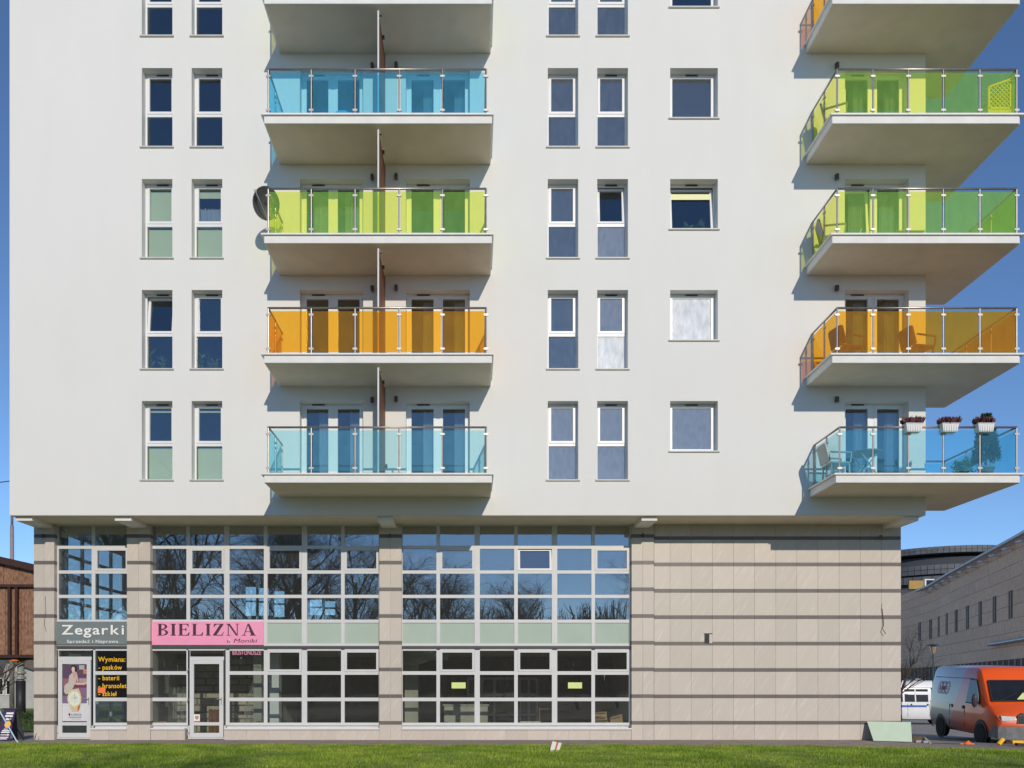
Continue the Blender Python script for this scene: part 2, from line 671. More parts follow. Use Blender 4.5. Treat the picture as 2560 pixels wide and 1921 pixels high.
def lin(a, b, n):
    return [a + (b - a) * i / n for i in range(n + 1)]


M['earth'] = mat('dry_grass_earth', (0.26, 0.23, 0.13, 1), 0.95, 0.35, 0.8)
M['lawn'] = mat('lawn_soil', (0.17, 0.22, 0.04, 1), 0.95, 0.4, 3)
M['paving'] = mat('dusty_concrete_paving', (0.34, 0.275, 0.225, 1), 0.9, 0.15, 3, 0.2, 30)
M['asphalt'] = mat('worn_pale_asphalt', (0.38, 0.335, 0.285, 1), 0.9, 0.25, 2, 0.3, 80)
far = [-600, -300, -150, -80, -50] + lin(-40, 60, 50) + [80, 150, 300, 600]
farx = [-600, -300, -150, -80, -40] + lin(-30, 40, 35) + [60, 100, 200, 400, 600]
structure(sheet('ground', farx, far, -0.03, M['earth']))


def lawn_edge(x):
    pts = [(-30, -0.1), (-12, -0.25), (-6, -0.55), (0, -0.8), (3, -0.75), (7.5, -1.0), (11, -1.7), (14, -2.4), (17, -2.7), (30, -3.1)]
    for (a, ya), (b, yb) in zip(pts, pts[1:]):
        if a <= x <= b:
            return ya + (yb - ya) * (x - a) / (b - a) + 0.09 * math.sin(x * 2.1) + 0.06 * math.sin(x * 5.3 + 1) + 0.04 * math.sin(x * 11.7 + 2)
    return pts[0][1] if x < -30 else pts[-1][1]


structure(sheet('path', lin(-60, 60, 24), lin(-25.5, -10.5, 4), 0.03, mat('bounce_fill_strip', (0.44, 0.37, 0.29, 1), 0.95, 0.12, 1.5)))  # unseen pale strip, added to bounce warm light up to the soffits
# pavement strip round the foot of the building
vs, fs = [], []
xs = lin(-26, 26, 130)
for i, x in enumerate(xs):
    y0 = lawn_edge(x) - 0.12
    for t in (0.0, 0.33, 0.66, 1.0):
        y = y0 + (2.6 - y0) * t
        vs.append((x, y, lot_h(x, y) + 0.004))
    if i:
        for k in range(3):
            a = (i - 1) * 4 + k
            fs.append((a, a + 4, a + 5, a + 1))
structure(obj('pavement', vs, fs, M['paving'], None, True))
structure(sheet('asphalt_lot', lin(12.6, 60, 40), lin(1.2, 70, 50), 0.010, M['asphalt']))
structure(sheet('asphalt_road', lin(-60, -12.9, 20), lin(2.0, 4.6, 4), 0.012, M['asphalt']))

# lawn: soil sheet and blades
vs, fs = [], []
xs = lin(-26, 26, 130)
for i, x in enumerate(xs):
    e = lawn_edge(x)
    for t in range(9):
        y = -26 + (e + 26) * (t / 8.0)
        vs.append((x, y, lot_h(x, y) + 0.012 + 0.02 * math.sin(x * 1.7 + y) * (t < 8)))
    if i:
        for k in range(8):
            a = (i - 1) * 9 + k
            fs.append((a, a + 9, a + 10, a + 1))
structure(obj('lawn', vs, fs, M['lawn'], None, True))


def grass_mat():
    m, N, L = new_mat('grass_blades')
    p = N['Principled BSDF']
    p.inputs['Roughness'].default_value = 0.6
    p.inputs['Specular IOR Level'].default_value = 0.2
    geo = N.new('ShaderNodeNewGeometry')
    nz = N.new('ShaderNodeTexNoise')
    nz.inputs['Scale'].default_value = 0.9
    nz.inputs['Detail'].default_value = 6
    L.new(geo.outputs['Position'], nz.inputs['Vector'])
    cr = N.new('ShaderNodeValToRGB')
    e = cr.color_ramp.elements
    e[0].position, e[0].color = 0.32, (0.18, 0.30, 0.025, 1)
    e[1].position, e[1].color = 0.68, (0.44, 0.55, 0.08, 1)
    L.new(nz.outputs[0], cr.inputs[0])
    rp = N.new('ShaderNodeMapRange')
    rp.inputs[3].default_value = 0.65
    rp.inputs[4].default_value = 1.35
    L.new(geo.outputs['Random Per Island'], rp.inputs[0])
    sc = N.new('ShaderNodeVectorMath')
    sc.operation = 'SCALE'
    L.new(cr.outputs[0], sc.inputs[0])
    L.new(rp.outputs[0], sc.inputs['Scale'])
    L.new(sc.outputs[0], p.inputs['Base Color'])
    tl = N.new('ShaderNodeBsdfTranslucent')
    L.new(sc.outputs[0], tl.inputs[0])
    mx = N.new('ShaderNodeMixShader')
    mx.inputs[0].default_value = 0.3
    L.new(p.outputs[0], mx.inputs[1])
    L.new(tl.outputs[0], mx.inputs[2])
    L.new(mx.outputs[0], N['Material Output'].inputs[0])
    return m


def grass(n=270000):
    g = np.random.default_rng(3)
    x = g.uniform(-16, 18, n)
    y = -9.5 + (g.uniform(0, 1, n) ** 0.8) * 10.2
    ed = np.array([lawn_edge(a) for a in np.linspace(-16, 18, 700)])
    e = np.interp(x, np.linspace(-16, 18, 700), ed)
    k = (y < e + g.normal(0, 0.05, n)) & ((y < e - 0.5) | (g.uniform(0, 1, n) < 0.75))
    # bare and thin patches
    patch = np.sin(x * 1.3 + 2 * np.sin(y * 0.9)) * np.sin(y * 2.3 + x * 0.4)
    k &= (g.uniform(0, 1, n) > 0.35 * (patch > 0.7)) 
    x, y, e = x[k], y[k], e[k]
    n = len(x)
    tuft = 0.75 + 0.45 * np.sin(x * 2.7 + 1.7 * np.sin(y * 3.1)) * np.sin(y * 2.9 + x)
    h = g.uniform(0.03, 0.07, n) * tuft + 0.01
    h *= np.where(y > e - 0.4, 0.75, 1.0)
    w = g.uniform(0.003, 0.006, n)
    a = g.uniform(0, 2 * np.pi, n)
    ln = g.uniform(0.1, 0.7, n) * h
    la = g.uniform(0, 2 * np.pi, n)
    z = np.array([0.012] * n) + np.where(x > 10.5, [lot_h(p, q) for p, q in zip(x, y)], 0.0)
    V = np.zeros((n, 5, 3))
    dx, dy = np.cos(a) * w, np.sin(a) * w
    lx, ly = np.cos(la) * ln, np.sin(la) * ln
    V[:, 0] = np.c_[x - dx, y - dy, z]
    V[:, 1] = np.c_[x + dx, y + dy, z]
    V[:, 2] = np.c_[x + dx * .8 + lx * .35, y + dy * .8 + ly * .35, z + h * .6]
    V[:, 3] = np.c_[x - dx * .8 + lx * .35, y - dy * .8 + ly * .35, z + h * .6]
    V[:, 4] = np.c_[x + lx, y + ly, z + h]
    me = bpy.data.meshes.new('grass')
    me.vertices.add(n * 5)
    me.vertices.foreach_set('co', V.ravel())
    b = np.arange(n)[:, None] * 5
    loops = np.concatenate([b + np.array([[0, 1, 2, 3]]), b + np.array([[3, 2, 4]])], 1).ravel()
    st = (np.arange(n)[:, None] * 7 + np.array([[0, 4]])).ravel()
    me.loops.add(n * 7)
    me.loops.foreach_set('vertex_index', loops.astype(np.int32))
    me.polygons.add(n * 2)
    me.polygons.foreach_set('loop_start', st.astype(np.int32))
    me.polygons.foreach_set('loop_total', np.tile([4, 3], n).astype(np.int32))
    me.update(calc_edges=True)
    me.materials.append(grass_mat())
    o = bpy.data.objects.new('grass', me)
    COL.objects.link(o)
    o['kind'] = 'stuff'
    o['label'] = 'short green grass growing on the lawn before the building'
    o['category'] = 'grass'


grass()
r_ = random.Random(41)
vs, fs = [], []
for i in range(420):
    x, y = r_.uniform(-15, 17), r_.uniform(-8, 1.0)
    a, w = r_.uniform(0, 6.28), r_.uniform(.015, .035)
    z = lot_h(x, y) + (.03 + r_.uniform(0, .03) if y < lawn_edge(x) else .014)
    c, d = math.cos(a) * w, math.sin(a) * w
    b = len(vs)
    vs += [(x - c, y - d, z), (x + d * .6, y - c * .6, z + r_.uniform(0, .015)), (x + c, y + d, z + .006), (x - d * .6, y + c * .6, z + r_.uniform(0, .015))]
    fs.append((b, b + 1, b + 2, b + 3))
o = obj('fallen_leaves', vs, fs, mat('dry_leaf', (0.30, 0.17, 0.07, 1), .8, .4, 9))
o['kind'] = 'stuff'
o['label'] = 'scattered dry leaves on the lawn and pavement'
o['category'] = 'leaves'

# ------------------------------------------------------------------ apartment building
YP, YB, YG = 1.18, 1.24, 1.35             # faces of pilasters, blank tiled wall, shop glazing
XL, XR = X(24), X(2314)
ZB = Z(1288)                              # foot of the white wall
ST = 2.952                                # storey
S0 = Z(1244)                              # soffit of the lowest balcony
ZTOP = 22.6
REV = 0.25
B = empty('apartment_building')
tag(B, 'white rendered apartment block with coloured glass balconies above a tiled shop floor', 'building')

# openings
WT = Z(1003)                               # head of the lowest windows
WH, SQH = 2.095, 1.33
cols = [(354.5, 431), (479, 555.7), (1369.5, 1445.7), (1493, 1570)]
sq = (1675.5, 1794.5)
cdoors = [(749.5, 908), (1014.6, 1174.5)]
rdoor = (2112, 2272)
holes, win_spec, door_spec = [], [], []
for k in range(5):
    for c, (a, b) in enumerate(cols):
        h = (X(a), X(b), WT + ST * k - WH, WT + ST * k)
        holes.append(h)
        win_spec.append((h, c, k, 'tall'))
    h = (X(sq[0]), X(sq[1]), WT + ST * k - SQH, WT + ST * k)
    holes.append(h)
    win_spec.append((h, 4, k, 'square'))
    top = Z(725) + ST * (k - 1)
    for c, (a, b) in enumerate(cdoors + [rdoor]):
        h = (X(a), X(b), S0 + ST * k + 0.25, top)
        holes.append(h)
        door_spec.append((h, c, k))
holed_wall(XL, XR, ZB, ZTOP, 0.0, 0.42, holes).build('wall', M['stucco'], B)
MB().box(XL, XL + 0.35, 0.42, 12.0, ZB, ZTOP).build('side_wall', M['stucco'], B)
MB().box(XR - 0.35, XR, 0.42, 12.0, ZB, ZTOP).build('side_wall', M['stucco'], B)
MB().box(XL, XR, 12.0, 12.35, ZB, ZTOP).build('rear_wall', M['stucco'], B)
MB().box(XL, XR, 0.0, 12.35, ZTOP, ZTOP + 0.3).build('roof', M['slab'], B)
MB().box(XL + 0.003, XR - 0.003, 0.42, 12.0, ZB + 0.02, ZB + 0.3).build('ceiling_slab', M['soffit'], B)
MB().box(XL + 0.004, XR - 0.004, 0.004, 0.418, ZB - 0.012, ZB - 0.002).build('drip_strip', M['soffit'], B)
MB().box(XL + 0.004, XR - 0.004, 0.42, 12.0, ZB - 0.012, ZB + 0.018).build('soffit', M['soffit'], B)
# rooms behind the windows
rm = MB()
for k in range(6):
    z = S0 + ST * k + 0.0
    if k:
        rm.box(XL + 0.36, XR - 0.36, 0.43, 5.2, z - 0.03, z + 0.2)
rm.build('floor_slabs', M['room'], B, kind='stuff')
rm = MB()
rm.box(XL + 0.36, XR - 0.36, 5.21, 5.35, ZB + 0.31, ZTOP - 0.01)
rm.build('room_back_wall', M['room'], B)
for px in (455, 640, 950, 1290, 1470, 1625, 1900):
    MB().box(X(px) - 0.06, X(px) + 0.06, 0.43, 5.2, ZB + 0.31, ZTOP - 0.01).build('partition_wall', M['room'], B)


def frame_rect(mb, x0, x1, y0, y1, z0, z1, w, wb=None):
    wb = w if wb is None else wb
    mb.box(x0, x0 + w, y0, y1, z0, z1)
    mb.box(x1 - w, x1, y0, y1, z0, z1)
    mb.box(x0 + w, x1 - w, y0 + 0.001, y1, z1 - w, z1)
    mb.box(x0 + w, x1 - w, y0 + 0.001, y1, z0, z0 + wb)


def tilt(o, x, y, z, deg):
    """swing a sub-part built in world coordinates about a horizontal hinge"""
    m = Matrix.Translation((x, y, z)) @ Matrix.Rotation(R(-deg), 4, 'X') @ Matrix.Translation((-x, -y, -z))
    o.data.transform(m)


def folded(x0, x1, y, z0, z1, amp=0.025, n=26, seed=0):
    r = random.Random(seed)
    vs, fs = [], []
    for i in range(n + 1):
        x = x0 + (x1 - x0) * i / n
        yy = y + amp * math.sin(i * 1.9 + r.random())
        dz = 0.05 * r.random()
        vs += [(x, yy, z0), (x, yy, z1 - dz)]
        if i:
            a = 2 * (i - 1)
            fs.append((a, a + 2, a + 3, a + 1))
    mb = MB()
    mb.add(vs, fs)
    return mb


floor_word = ['lowest', 'second', 'third', 'fourth', 'top']


def window(h, c, k, kind):
    x0, x1, z0, z1 = h
    y0, y1 = REV, REV + 0.07
    fz1 = z1 - 0.03
    fr = MB()
    w = MB()
    frame_rect(fr, x0, x1, y0, y1, z0, z1 - 0.002, 0.045, 0.05)
    win = None
    tilted = (c, k) in ((0, 1), (3, 2), (4, 2))
    if kind == 'tall':
        zt = z0 + (z1 - z0) * 0.485 - 0.02
        fr.box(x0 + 0.045, x1 - 0.045, y0 + 0.002, y1, zt - 0.03, zt + 0.045)
        sa = (x0 + 0.05, x1 - 0.05, zt + 0.046, z1 - 0.048)
        lo = (x0 + 0.045, x1 - 0.045, z0 + 0.05, zt - 0.03)
    else:
        sa = (x0 + 0.05, x1 - 0.05, z0 + 0.052, z1 - 0.048)
        lo = None
    win = fr.build('window', M['pvc'], B)
    frame_rect(w, sa[0], sa[1], y0 - 0.012, y1 - 0.01, sa[2], sa[3], 0.062)
    sash = w.build('sash', M['pvc'], win)
    # which glass
    gu = gl_ = M['pane']
    if c in (2, 3):
        gu = gl_ = M['pane_d1']
        if k == 0:
            gu, gl_ = M['pane_d2'], M['pane_d2']
        if (c, k) == (3, 1):
            gu, gl_ = M['pane_d2'], M['pane_d3']
        if (c, k) == (3, 2):
            gu = M['pane']
            gl_ = M['pane_d2']
    if c == 4:
        gu = {0: M['pane_d2'], 1: M['pane_d3'], 3: M['pane_s']}.get(k, M['pane'])
    up = MB().box(sa[0] + 0.06, sa[1] - 0.06, y0 + 0.018, y0 + 0.034, sa[2] + 0.06, sa[3] - 0.06).build('pane', gu, win)
    if tilted:
        for o in (sash, up):
            tilt(o, 0, y0 + 0.03, sa[2], 6.5)
    if lo:
        MB().box(lo[0], lo[1], y0 + 0.024, y0 + 0.04, lo[2], lo[3]).build('pane', gl_, win)
    MB().cbox(x0 - 0.045, x1 + 0.045, -0.045, REV + 0.001, z0 - 0.035, z0 + 0.004, 0.008).build('sill', M['sill'], win)
    if c != 2:
        cx = (x0 + x1) / 2 + (0.06 if c < 2 else 0)
        MB().box(cx - 0.16, cx + 0.16, y0 - 0.022, y0 - 0.001, z1 - 0.044, z1 - 0.018).build('vent', M['slot'], win)
    bl = lambda a, b, zz0, zz1: MB().box(a, b, y0 + 0.095, y0 + 0.1, zz0, zz1).build('roller_blind', M['blind'], win)
    if (c, k) in ((0, 2),):
        bl(sa[0] + 0.05, sa[1] - 0.05, sa[2] + 0.04, sa[3] - 0.085)
    if (c, k) in ((0, 0), (1, 0)):
        bl(sa[0] + 0.05, sa[1] - 0.05, sa[3] - 0.15, sa[3] - 0.10)
    if (c, k) == (1, 2):
        bl(sa[0] + 0.05, sa[1] - 0.05, sa[3] - 0.27, sa[3] - 0.085)
        folded(sa[0] + 0.04, sa[1] - 0.04, y0 + 0.18, sa[2] - 0.1, sa[2] + 0.52, seed=4).build('curtain', M['curtain'], win)
    if c in (0, 1) and k in (0, 2):
        bl(lo[0] + 0.01, lo[1] - 0.01, lo[2] + 0.005, lo[3] - 0.03)
    if (c, k) == (4, 2):
        bl(sa[0] + 0.05, sa[1] - 0.05, sa[3] - 0.30, sa[3] - 0.15)
    return win


for s in win_spec:
    window(*s)


def balcony_door(h, c, k):
    x0, x1, z0, z1 = h
    y0, y1 = REV, REV + 0.07
    fr = MB()
    frame_rect(fr, x0, x1, y0, y1, z0, z1 - 0.002, 0.055, 0.06)
    xm = (x0 + x1) / 2
    fr.box(xm - 0.05, xm + 0.05, y0 + 0.002, y1, z0 + 0.06, z1 - 0.057)
    d = fr.build('balcony_door', M['pvc'], B)
    for a, b, op in ((x0 + 0.056, xm - 0.051, (c, k) == (2, 2)), (xm + 0.051, x1 - 0.056, False)):
        lf = MB()
        frame_rect(lf, a, b, y0 - 0.01, y1 - 0.01, z0 + 0.062, z1 - 0.06, 0.075, 0.11)
        o1 = lf.build('leaf', M['pvc'], d)
        o2 = MB().box(a + 0.073, b - 0.073, y0 + 0.02, y0 + 0.036, z0 + 0.17, z1 - 0.133).build('pane', M['pane'], d)
        if op:
            for o in (o1, o2):
                tilt(o, 0, y0 + 0.03, z0 + 0.06, 4)
        if (c, k) in ((0, 2), (1, 3), (2, 3), (0, 0), (2, 0), (1, 0), (2, 2), (1, 1), (2, 1)):
            cw = 0.6 if (c, k) in ((0, 2), (2, 2)) else 0.42
            folded(b - 0.05 - (b - a) * cw, b - 0.06, y0 + 0.2, z0 + 0.1, z1 - 0.12, seed=c * 9 + k).build('curtain', M['curtain'], d)
    MB().box(x0 + 0.28, x0 + 0.62, y0 - 0.02, y0 - 0.001, z1 - 0.04, z1 - 0.016).build('vent', M['slot'], d)
    return d


for s in door_spec:
    balcony_door(*s)

# --- balconies
CLAMP = MB().lathe([(0.0, -0.02), (0.028, -0.02), (0.028, 0.02), (0.0, 0.02)], n=10, axis='y')
CLAMP = MB().prism([(-0.036 + 0.026 * math.cos(t), 0.026 * math.sin(t)) for t in (math.pi / 2, math.pi * .75, math.pi, math.pi * 1.25, math.pi * 1.5)] +
                   [(0.036 + 0.026 * math.cos(t), 0.026 * math.sin(t)) for t in (-math.pi / 2, -math.pi * .25, 0, math.pi * .25, math.pi / 2)], -0.022, 0.022)
_c = CLAMP.build('clamp', M['clamp'])
CL = _c.data
bpy.data.objects.remove(_c)
_p = MB().tube([(0, 0, 0), (0, 0, 1.17)], 0.021, 10).build('post', M['steel'], smooth=False)
PO = _p.data
bpy.data.objects.remove(_p)


def railing(bal, path, S, col, posts):
    """path: corner points (x,y) of the rail; posts: list of (x,y,angle,ends)"""
    zt = S + 1.39
    mb = MB()
    for a, b in zip(path, path[1:]):
        mb.tube([(a[0], a[1], zt), (b[0], b[1], zt)], 0.026, 10)
    mb.build('handrail', M['steel'], bal, smooth=True)
    for x, y, ang in posts:
        inst('post', PO, bal, (x, y, S + 0.225))
        for zz in (S + 0.38, S + 1.22):
            inst('clamp', CL, bal, (x, y, zz), (0, 0, ang))
    n = 0
    for (x, y, a), (x2, y2, a2) in zip(posts, posts[1:]):
        d = Vector((x2 - x, y2 - y, 0))
        if d.length < 0.2:
            continue
        d.normalize()
        p, q = Vector((x, y, 0)) + d * 0.035, Vector((x2, y2, 0)) - d * 0.035
        nrm = Vector((-d.y, d.x, 0)) * 0.006
        z0, z1 = S + 0.30, S + 1.31
        vs = [p - nrm, q - nrm, q + nrm, p + nrm]
        vs = [(v.x, v.y, z0) for v in vs] + [(v.x, v.y, z1) for v in vs]
        obj('glass_panel', vs, [(0, 3, 2, 1), (4, 5, 6, 7), (0, 1, 5, 4), (1, 2, 6, 5), (2, 3, 7, 6), (3, 0, 4, 7)], G[col], bal)


def slab_poly(poly, S, col, label, cop):
    """slab with drip lip; poly is the plan outline"""
    mb = MB().prism(poly, S, S + 0.19, 'z')
    bal = mb.build('balcony', M['slab'], B)
    bal['label'] = label
    bv = bal.modifiers.new('b', 'BEVEL')
    bv.width = 0.012
    bv.segments = 2
    MB().prism(cop, S + 0.192, S + 0.232, 'z').build('coping', M['coping'], bal)
    cx_, cy_ = sum(p[0] for p in poly) / len(poly), -0.7
    ins = [(p[0] + (0.035 if p[0] < cx_ else -0.035) * (0 if abs(p[0] - XR) < 0.02 else 1), p[1] + (0.04 if p[1] < cy_ else -0.0)) for p in poly]
    MB().prism(ins, S - 0.004, S + 0.02, 'z').build('soffit', M['soffit'], bal)  # thin plate added to carry the painted warm bounce
    return bal


def partition(bal, S, x):
    z0, z1 = S + 0.232, S + ST - 0.06
    MB().box(x - 0.022, x + 0.016, -1.455, -1.415, z0 + 0.05, z1).build('partition_post', M['alu'], bal)
    MB().box(x - 0.02, x + 0.02, -0.09, -0.05, z0 + 0.05, z1).build('partition_post', M['wood'], bal)
    n = 17
    hh = (z1 - z0 - 0.1) / n
    pm = None
    for i in range(n):
        z = z0 + 0.06 + hh * i
        if pm is None:
            o = MB().box(-0.012, 0.014, -1.413, -0.092, 0.0, hh - 0.012).build('slat', M['wood'], bal)
            pm = o.data
            o.location = (x, 0, z)
        else:
            inst('slat', pm, bal, (x, 0, z))
    for yy, zz in ((-1.41, z1 - 0.05), (-0.75, z1 - 0.1), (-0.07, z0 + 0.6)):
        MB().box(x + 0.021, x + 0.075, yy - 0.03, yy + 0.03, zz - 0.05, zz + 0.03).build('bracket', M['lamp'], bal)


def wall_lamp(x, z, bal):
    lm = MB().box(x - 0.035, x + 0.035, -0.05, -0.003, z - 0.06, z + 0.08).lathe([(0.03, -0.09), (0.045, -0.08), (0.045, 0.04), (0.03, 0.06)], (x, -0.085, z), 10)
    lm.build('wall_lamp', M['lamp'], bal)


YF = -1.58
cx0, cx1 = (660 - VX) / sc_(YF), (1230 - VX) / sc_(YF)
px_c = [670.6, 778, 887.5, 998, 1106, 1215]
pc = [(p - VX) / sc_(-1.5) for p in px_c]
XD = X(962)
ccol = ['cyan', 'orange', 'lime', 'blue', 'lime']
cword = ['pale cyan', 'orange', 'lime green', 'blue', 'lime green']
for k in range(5):
    S = S0 + ST * k
    poly = [(cx0, YF), (cx1, YF), (cx1, -0.003), (cx0, -0.003)]
    cop = [(cx0 - 0.07, YF - 0.045), (cx1 + 0.04, YF - 0.045), (cx1 + 0.04, -0.003), (cx0 - 0.07, -0.003)]
    bal = slab_poly(poly, S, ccol[k], 'middle balcony with %s glass, %s of its column' % (cword[k], floor_word[k]), cop)
    posts = [(pc[0], -0.06, math.pi / 2), (pc[0], -0.76, math.pi / 2)] + [(p, -1.5, 0.0) for p in pc] + [(pc[-1], -0.76, math.pi / 2), (pc[-1], -0.06, math.pi / 2)]
    railing(bal, [(pc[0], -0.02), (pc[0], -1.5), (pc[-1], -1.5), (pc[-1], -0.02)], S, ccol[k], posts)
    if k < 4:
        partition(bal, S, XD)
        wall_lamp(X(931), S + ST - 0.37, bal)
        wall_lamp(X(991), S + ST - 0.35, bal)
px_r = [2093, 2182, 2270.5, 2358, 2449.5, 2541.6]
pr = [(p - VX) / sc_(-1.5) for p in px_r]
rcol = ['sea', 'orange', 'lime', 'lime', 'orange']
rword = ['blue', 'orange', 'lime green', 'lime green', 'orange']
for k in range(5):
    S = S0 + ST * k
    a = 8.83 + (0.09 if k == 0 else 0)
    b = 13.49
    yb = 1.66
    poly = [(a, YF), (b - 0.05, YF), (b, YF + 0.05), (b, yb), (XR + 0.003, yb), (XR + 0.003, -0.003), (a, -0.003)]
    cop = [(a - 0.05, YF - 0.045), (b + 0.07, YF - 0.045), (b + 0.07, yb + 0.04), (XR + 0.003, yb + 0.04), (XR + 0.003, -0.003), (a - 0.05, -0.003)]
    bal = slab_poly(poly, S, rcol[k], 'corner balcony with %s glass, %s of its column' % (rword[k], floor_word[k]), cop)
    o = 0.06 if k == 0 else 0
    fx = [pr[0] + o] + pr[1:]
    posts = [(fx[0], -0.06, math.pi / 2), (fx[0], -0.76, math.pi / 2)] + [(p, -1.5, 0.0) for p in fx]
    posts += [(fx[-1], -0.5, math.pi / 2), (fx[-1], 0.55, math.pi / 2), (fx[-1], 1.58, math.pi / 2), (XR + 0.08, 1.58, 0.0)]
    railing(bal, [(fx[0], -0.02), (fx[0], -1.5), (fx[-1], -1.5), (fx[-1], 1.58), (XR, 1.58)], S, rcol[k], posts)
    if k < 4:
        wall_lamp(X(2090), S + ST - 0.36, bal)

# --- ground floor: beams, pilasters, blank wall
for p0, p1 in ((39, 80), (287, 328), (944, 982), (1604, 1643)):
    MB().box(X(p0, 0.13), X(p1, 0.13), 0.13, YP + 0.3, ZB - 0.125, ZB - 0.014).build('beam', M['slab'], B)
MB().box(XR - 0.52, XR - 0.12, 0.13, YP + 0.3, ZB - 0.125, ZB - 0.014).build('beam', M['slab'], B)

DARK_B = [0.435 + 0.749 * i for i in range(8)]
JT = 0.005


def tile_rows(zt, spacing=0.749, z0=0.002):
    rows, z = [], z0
    for i in range(8):
        d = 0.435 + spacing * i
        if d >= zt:
            break
        rows.append((z, d, 'tile'))
        rows.append((d, min(zt, d + 0.098), 'dark_tile'))
        z = d + 0.098
    if z < zt - 0.02:
        rows.append((z, zt, 'tile'))
    return rows


_tm = {}


def tile(parent, kind, x0, x1, z0, z1, y):
    """one facing tile, front at y, joint all round"""
    w, h = round(x1 - x0 - JT, 3), round(z1 - z0 - JT, 3)
    key = (kind, w, h)
    if key not in _tm:
        o = MB().cbox(-w / 2, w / 2, 0, 0.012, -h / 2, h / 2, 0.0015).build(kind, M[kind], parent)
        _tm[key] = o.data
    else:
        o = inst(kind, _tm[key], parent)
    o.location = ((x0 + x1) / 2, y, (z0 + z1) / 2)
    return o


def tile_x(parent, kind, y0, y1, z0, z1, x, face):
    w, h = round(y1 - y0 - JT, 3), round(z1 - z0 - JT, 3)
    key = (kind, w, h)
    if key not in _tm:
        o = MB().cbox(-w / 2, w / 2, 0, 0.012, -h / 2, h / 2, 0.0015).build(kind, M[kind], parent)
        _tm[key] = o.data
    else:
        o = inst(kind, _tm[key], parent)
    o.rotation_euler = (0, 0, R(90) * face)
    o.location = (x, (y0 + y1) / 2, (z0 + z1) / 2)


ZS = ZB - 0.015
pil = [(79, 135.5), (317, 375.5), (948, 1004), (1579, 1635)]
for i, (p0, p1) in enumerate(pil):
    x0, x1 = X(p0, YP), X(p1, YP)
    if i == 0:
        x0 = XL + 0.002
    core = MB().box(x0 + 0.012, x1 - 0.012, YP + 0.011, YP + 0.62, 0.0, ZS).build('pilaster', M['grout'], B)
    xm = (x0 + x1) / 2
    for z0, z1, kd in tile_rows(ZS):
        tile(core, kd, x0, xm, z0, z1, YP)
        tile(core, kd, xm, x1, z0, z1, YP)
        tile_x(core, kd, YP + 0.012, YP + 0.2, z0, z1, x1, 1)
        if i:
            tile_x(core, kd, YP + 0.012, YP + 0.2, z0, z1, x0, -1)
bx0, bx1 = X(1635, YB) + 0.004, XR - 0.003
bw = MB().box(bx0, bx1 - 0.01, YB + 0.011, YB + 0.3, 0.0, ZS).build('blank_wall', M['grout'], B)
jx = [bx0] + [X(p, YB) for p in (1675, 1728, 1781, 1834, 1886.5, 1939.5, 1992, 2045, 2098, 2151, 2204)] + [bx1]
VENT = (X(1761, YB), X(1780.5, YB), Z(1609, YB), Z(1584.5, YB))
for z0, z1, kd in tile_rows(ZS, 0.742):
    for a, b in zip(jx, jx[1:]):
        tile(bw, kd, a, b, z0, z1, YB)
MB().box(bx1 - 0.3, bx1 - 0.002, YB + 0.3, 12.0, 0.0, ZS).build('side_wall', M['tile'], B)
# gap in the cladding: a dark square hole with a bent flap
hv = MB().box(VENT[0], VENT[1], YB - 0.006, YB - 0.001, VENT[2], VENT[3]).build('wall_opening', M['slot'], bw)
MB().box(VENT[0] + 0.13, VENT[1] - 0.005, YB - 0.03, YB - 0.007, VENT[2] + 0.003, VENT[3] - 0.02).build('loose_flap', M['tile'], bw)
MB().box(VENT[0] - 0.02, VENT[1] + 0.012, YB - 0.012, YB - 0.0065, VENT[3] - 0.006, VENT[3] + 0.012).build('opening_edge', M['wood'], bw)

# --- shop glazing
ROWS = [1314, 1368.5, 1430.5, 1491.5, 1553.5, 1613.5]
LOW = [1621, 1683, 1749, 1809]
zt_ = [Z(p, YG) for p in ROWS]
zl_ = [Z(p, YG) for p in LOW]
ZSILL = Z(1816, YG)


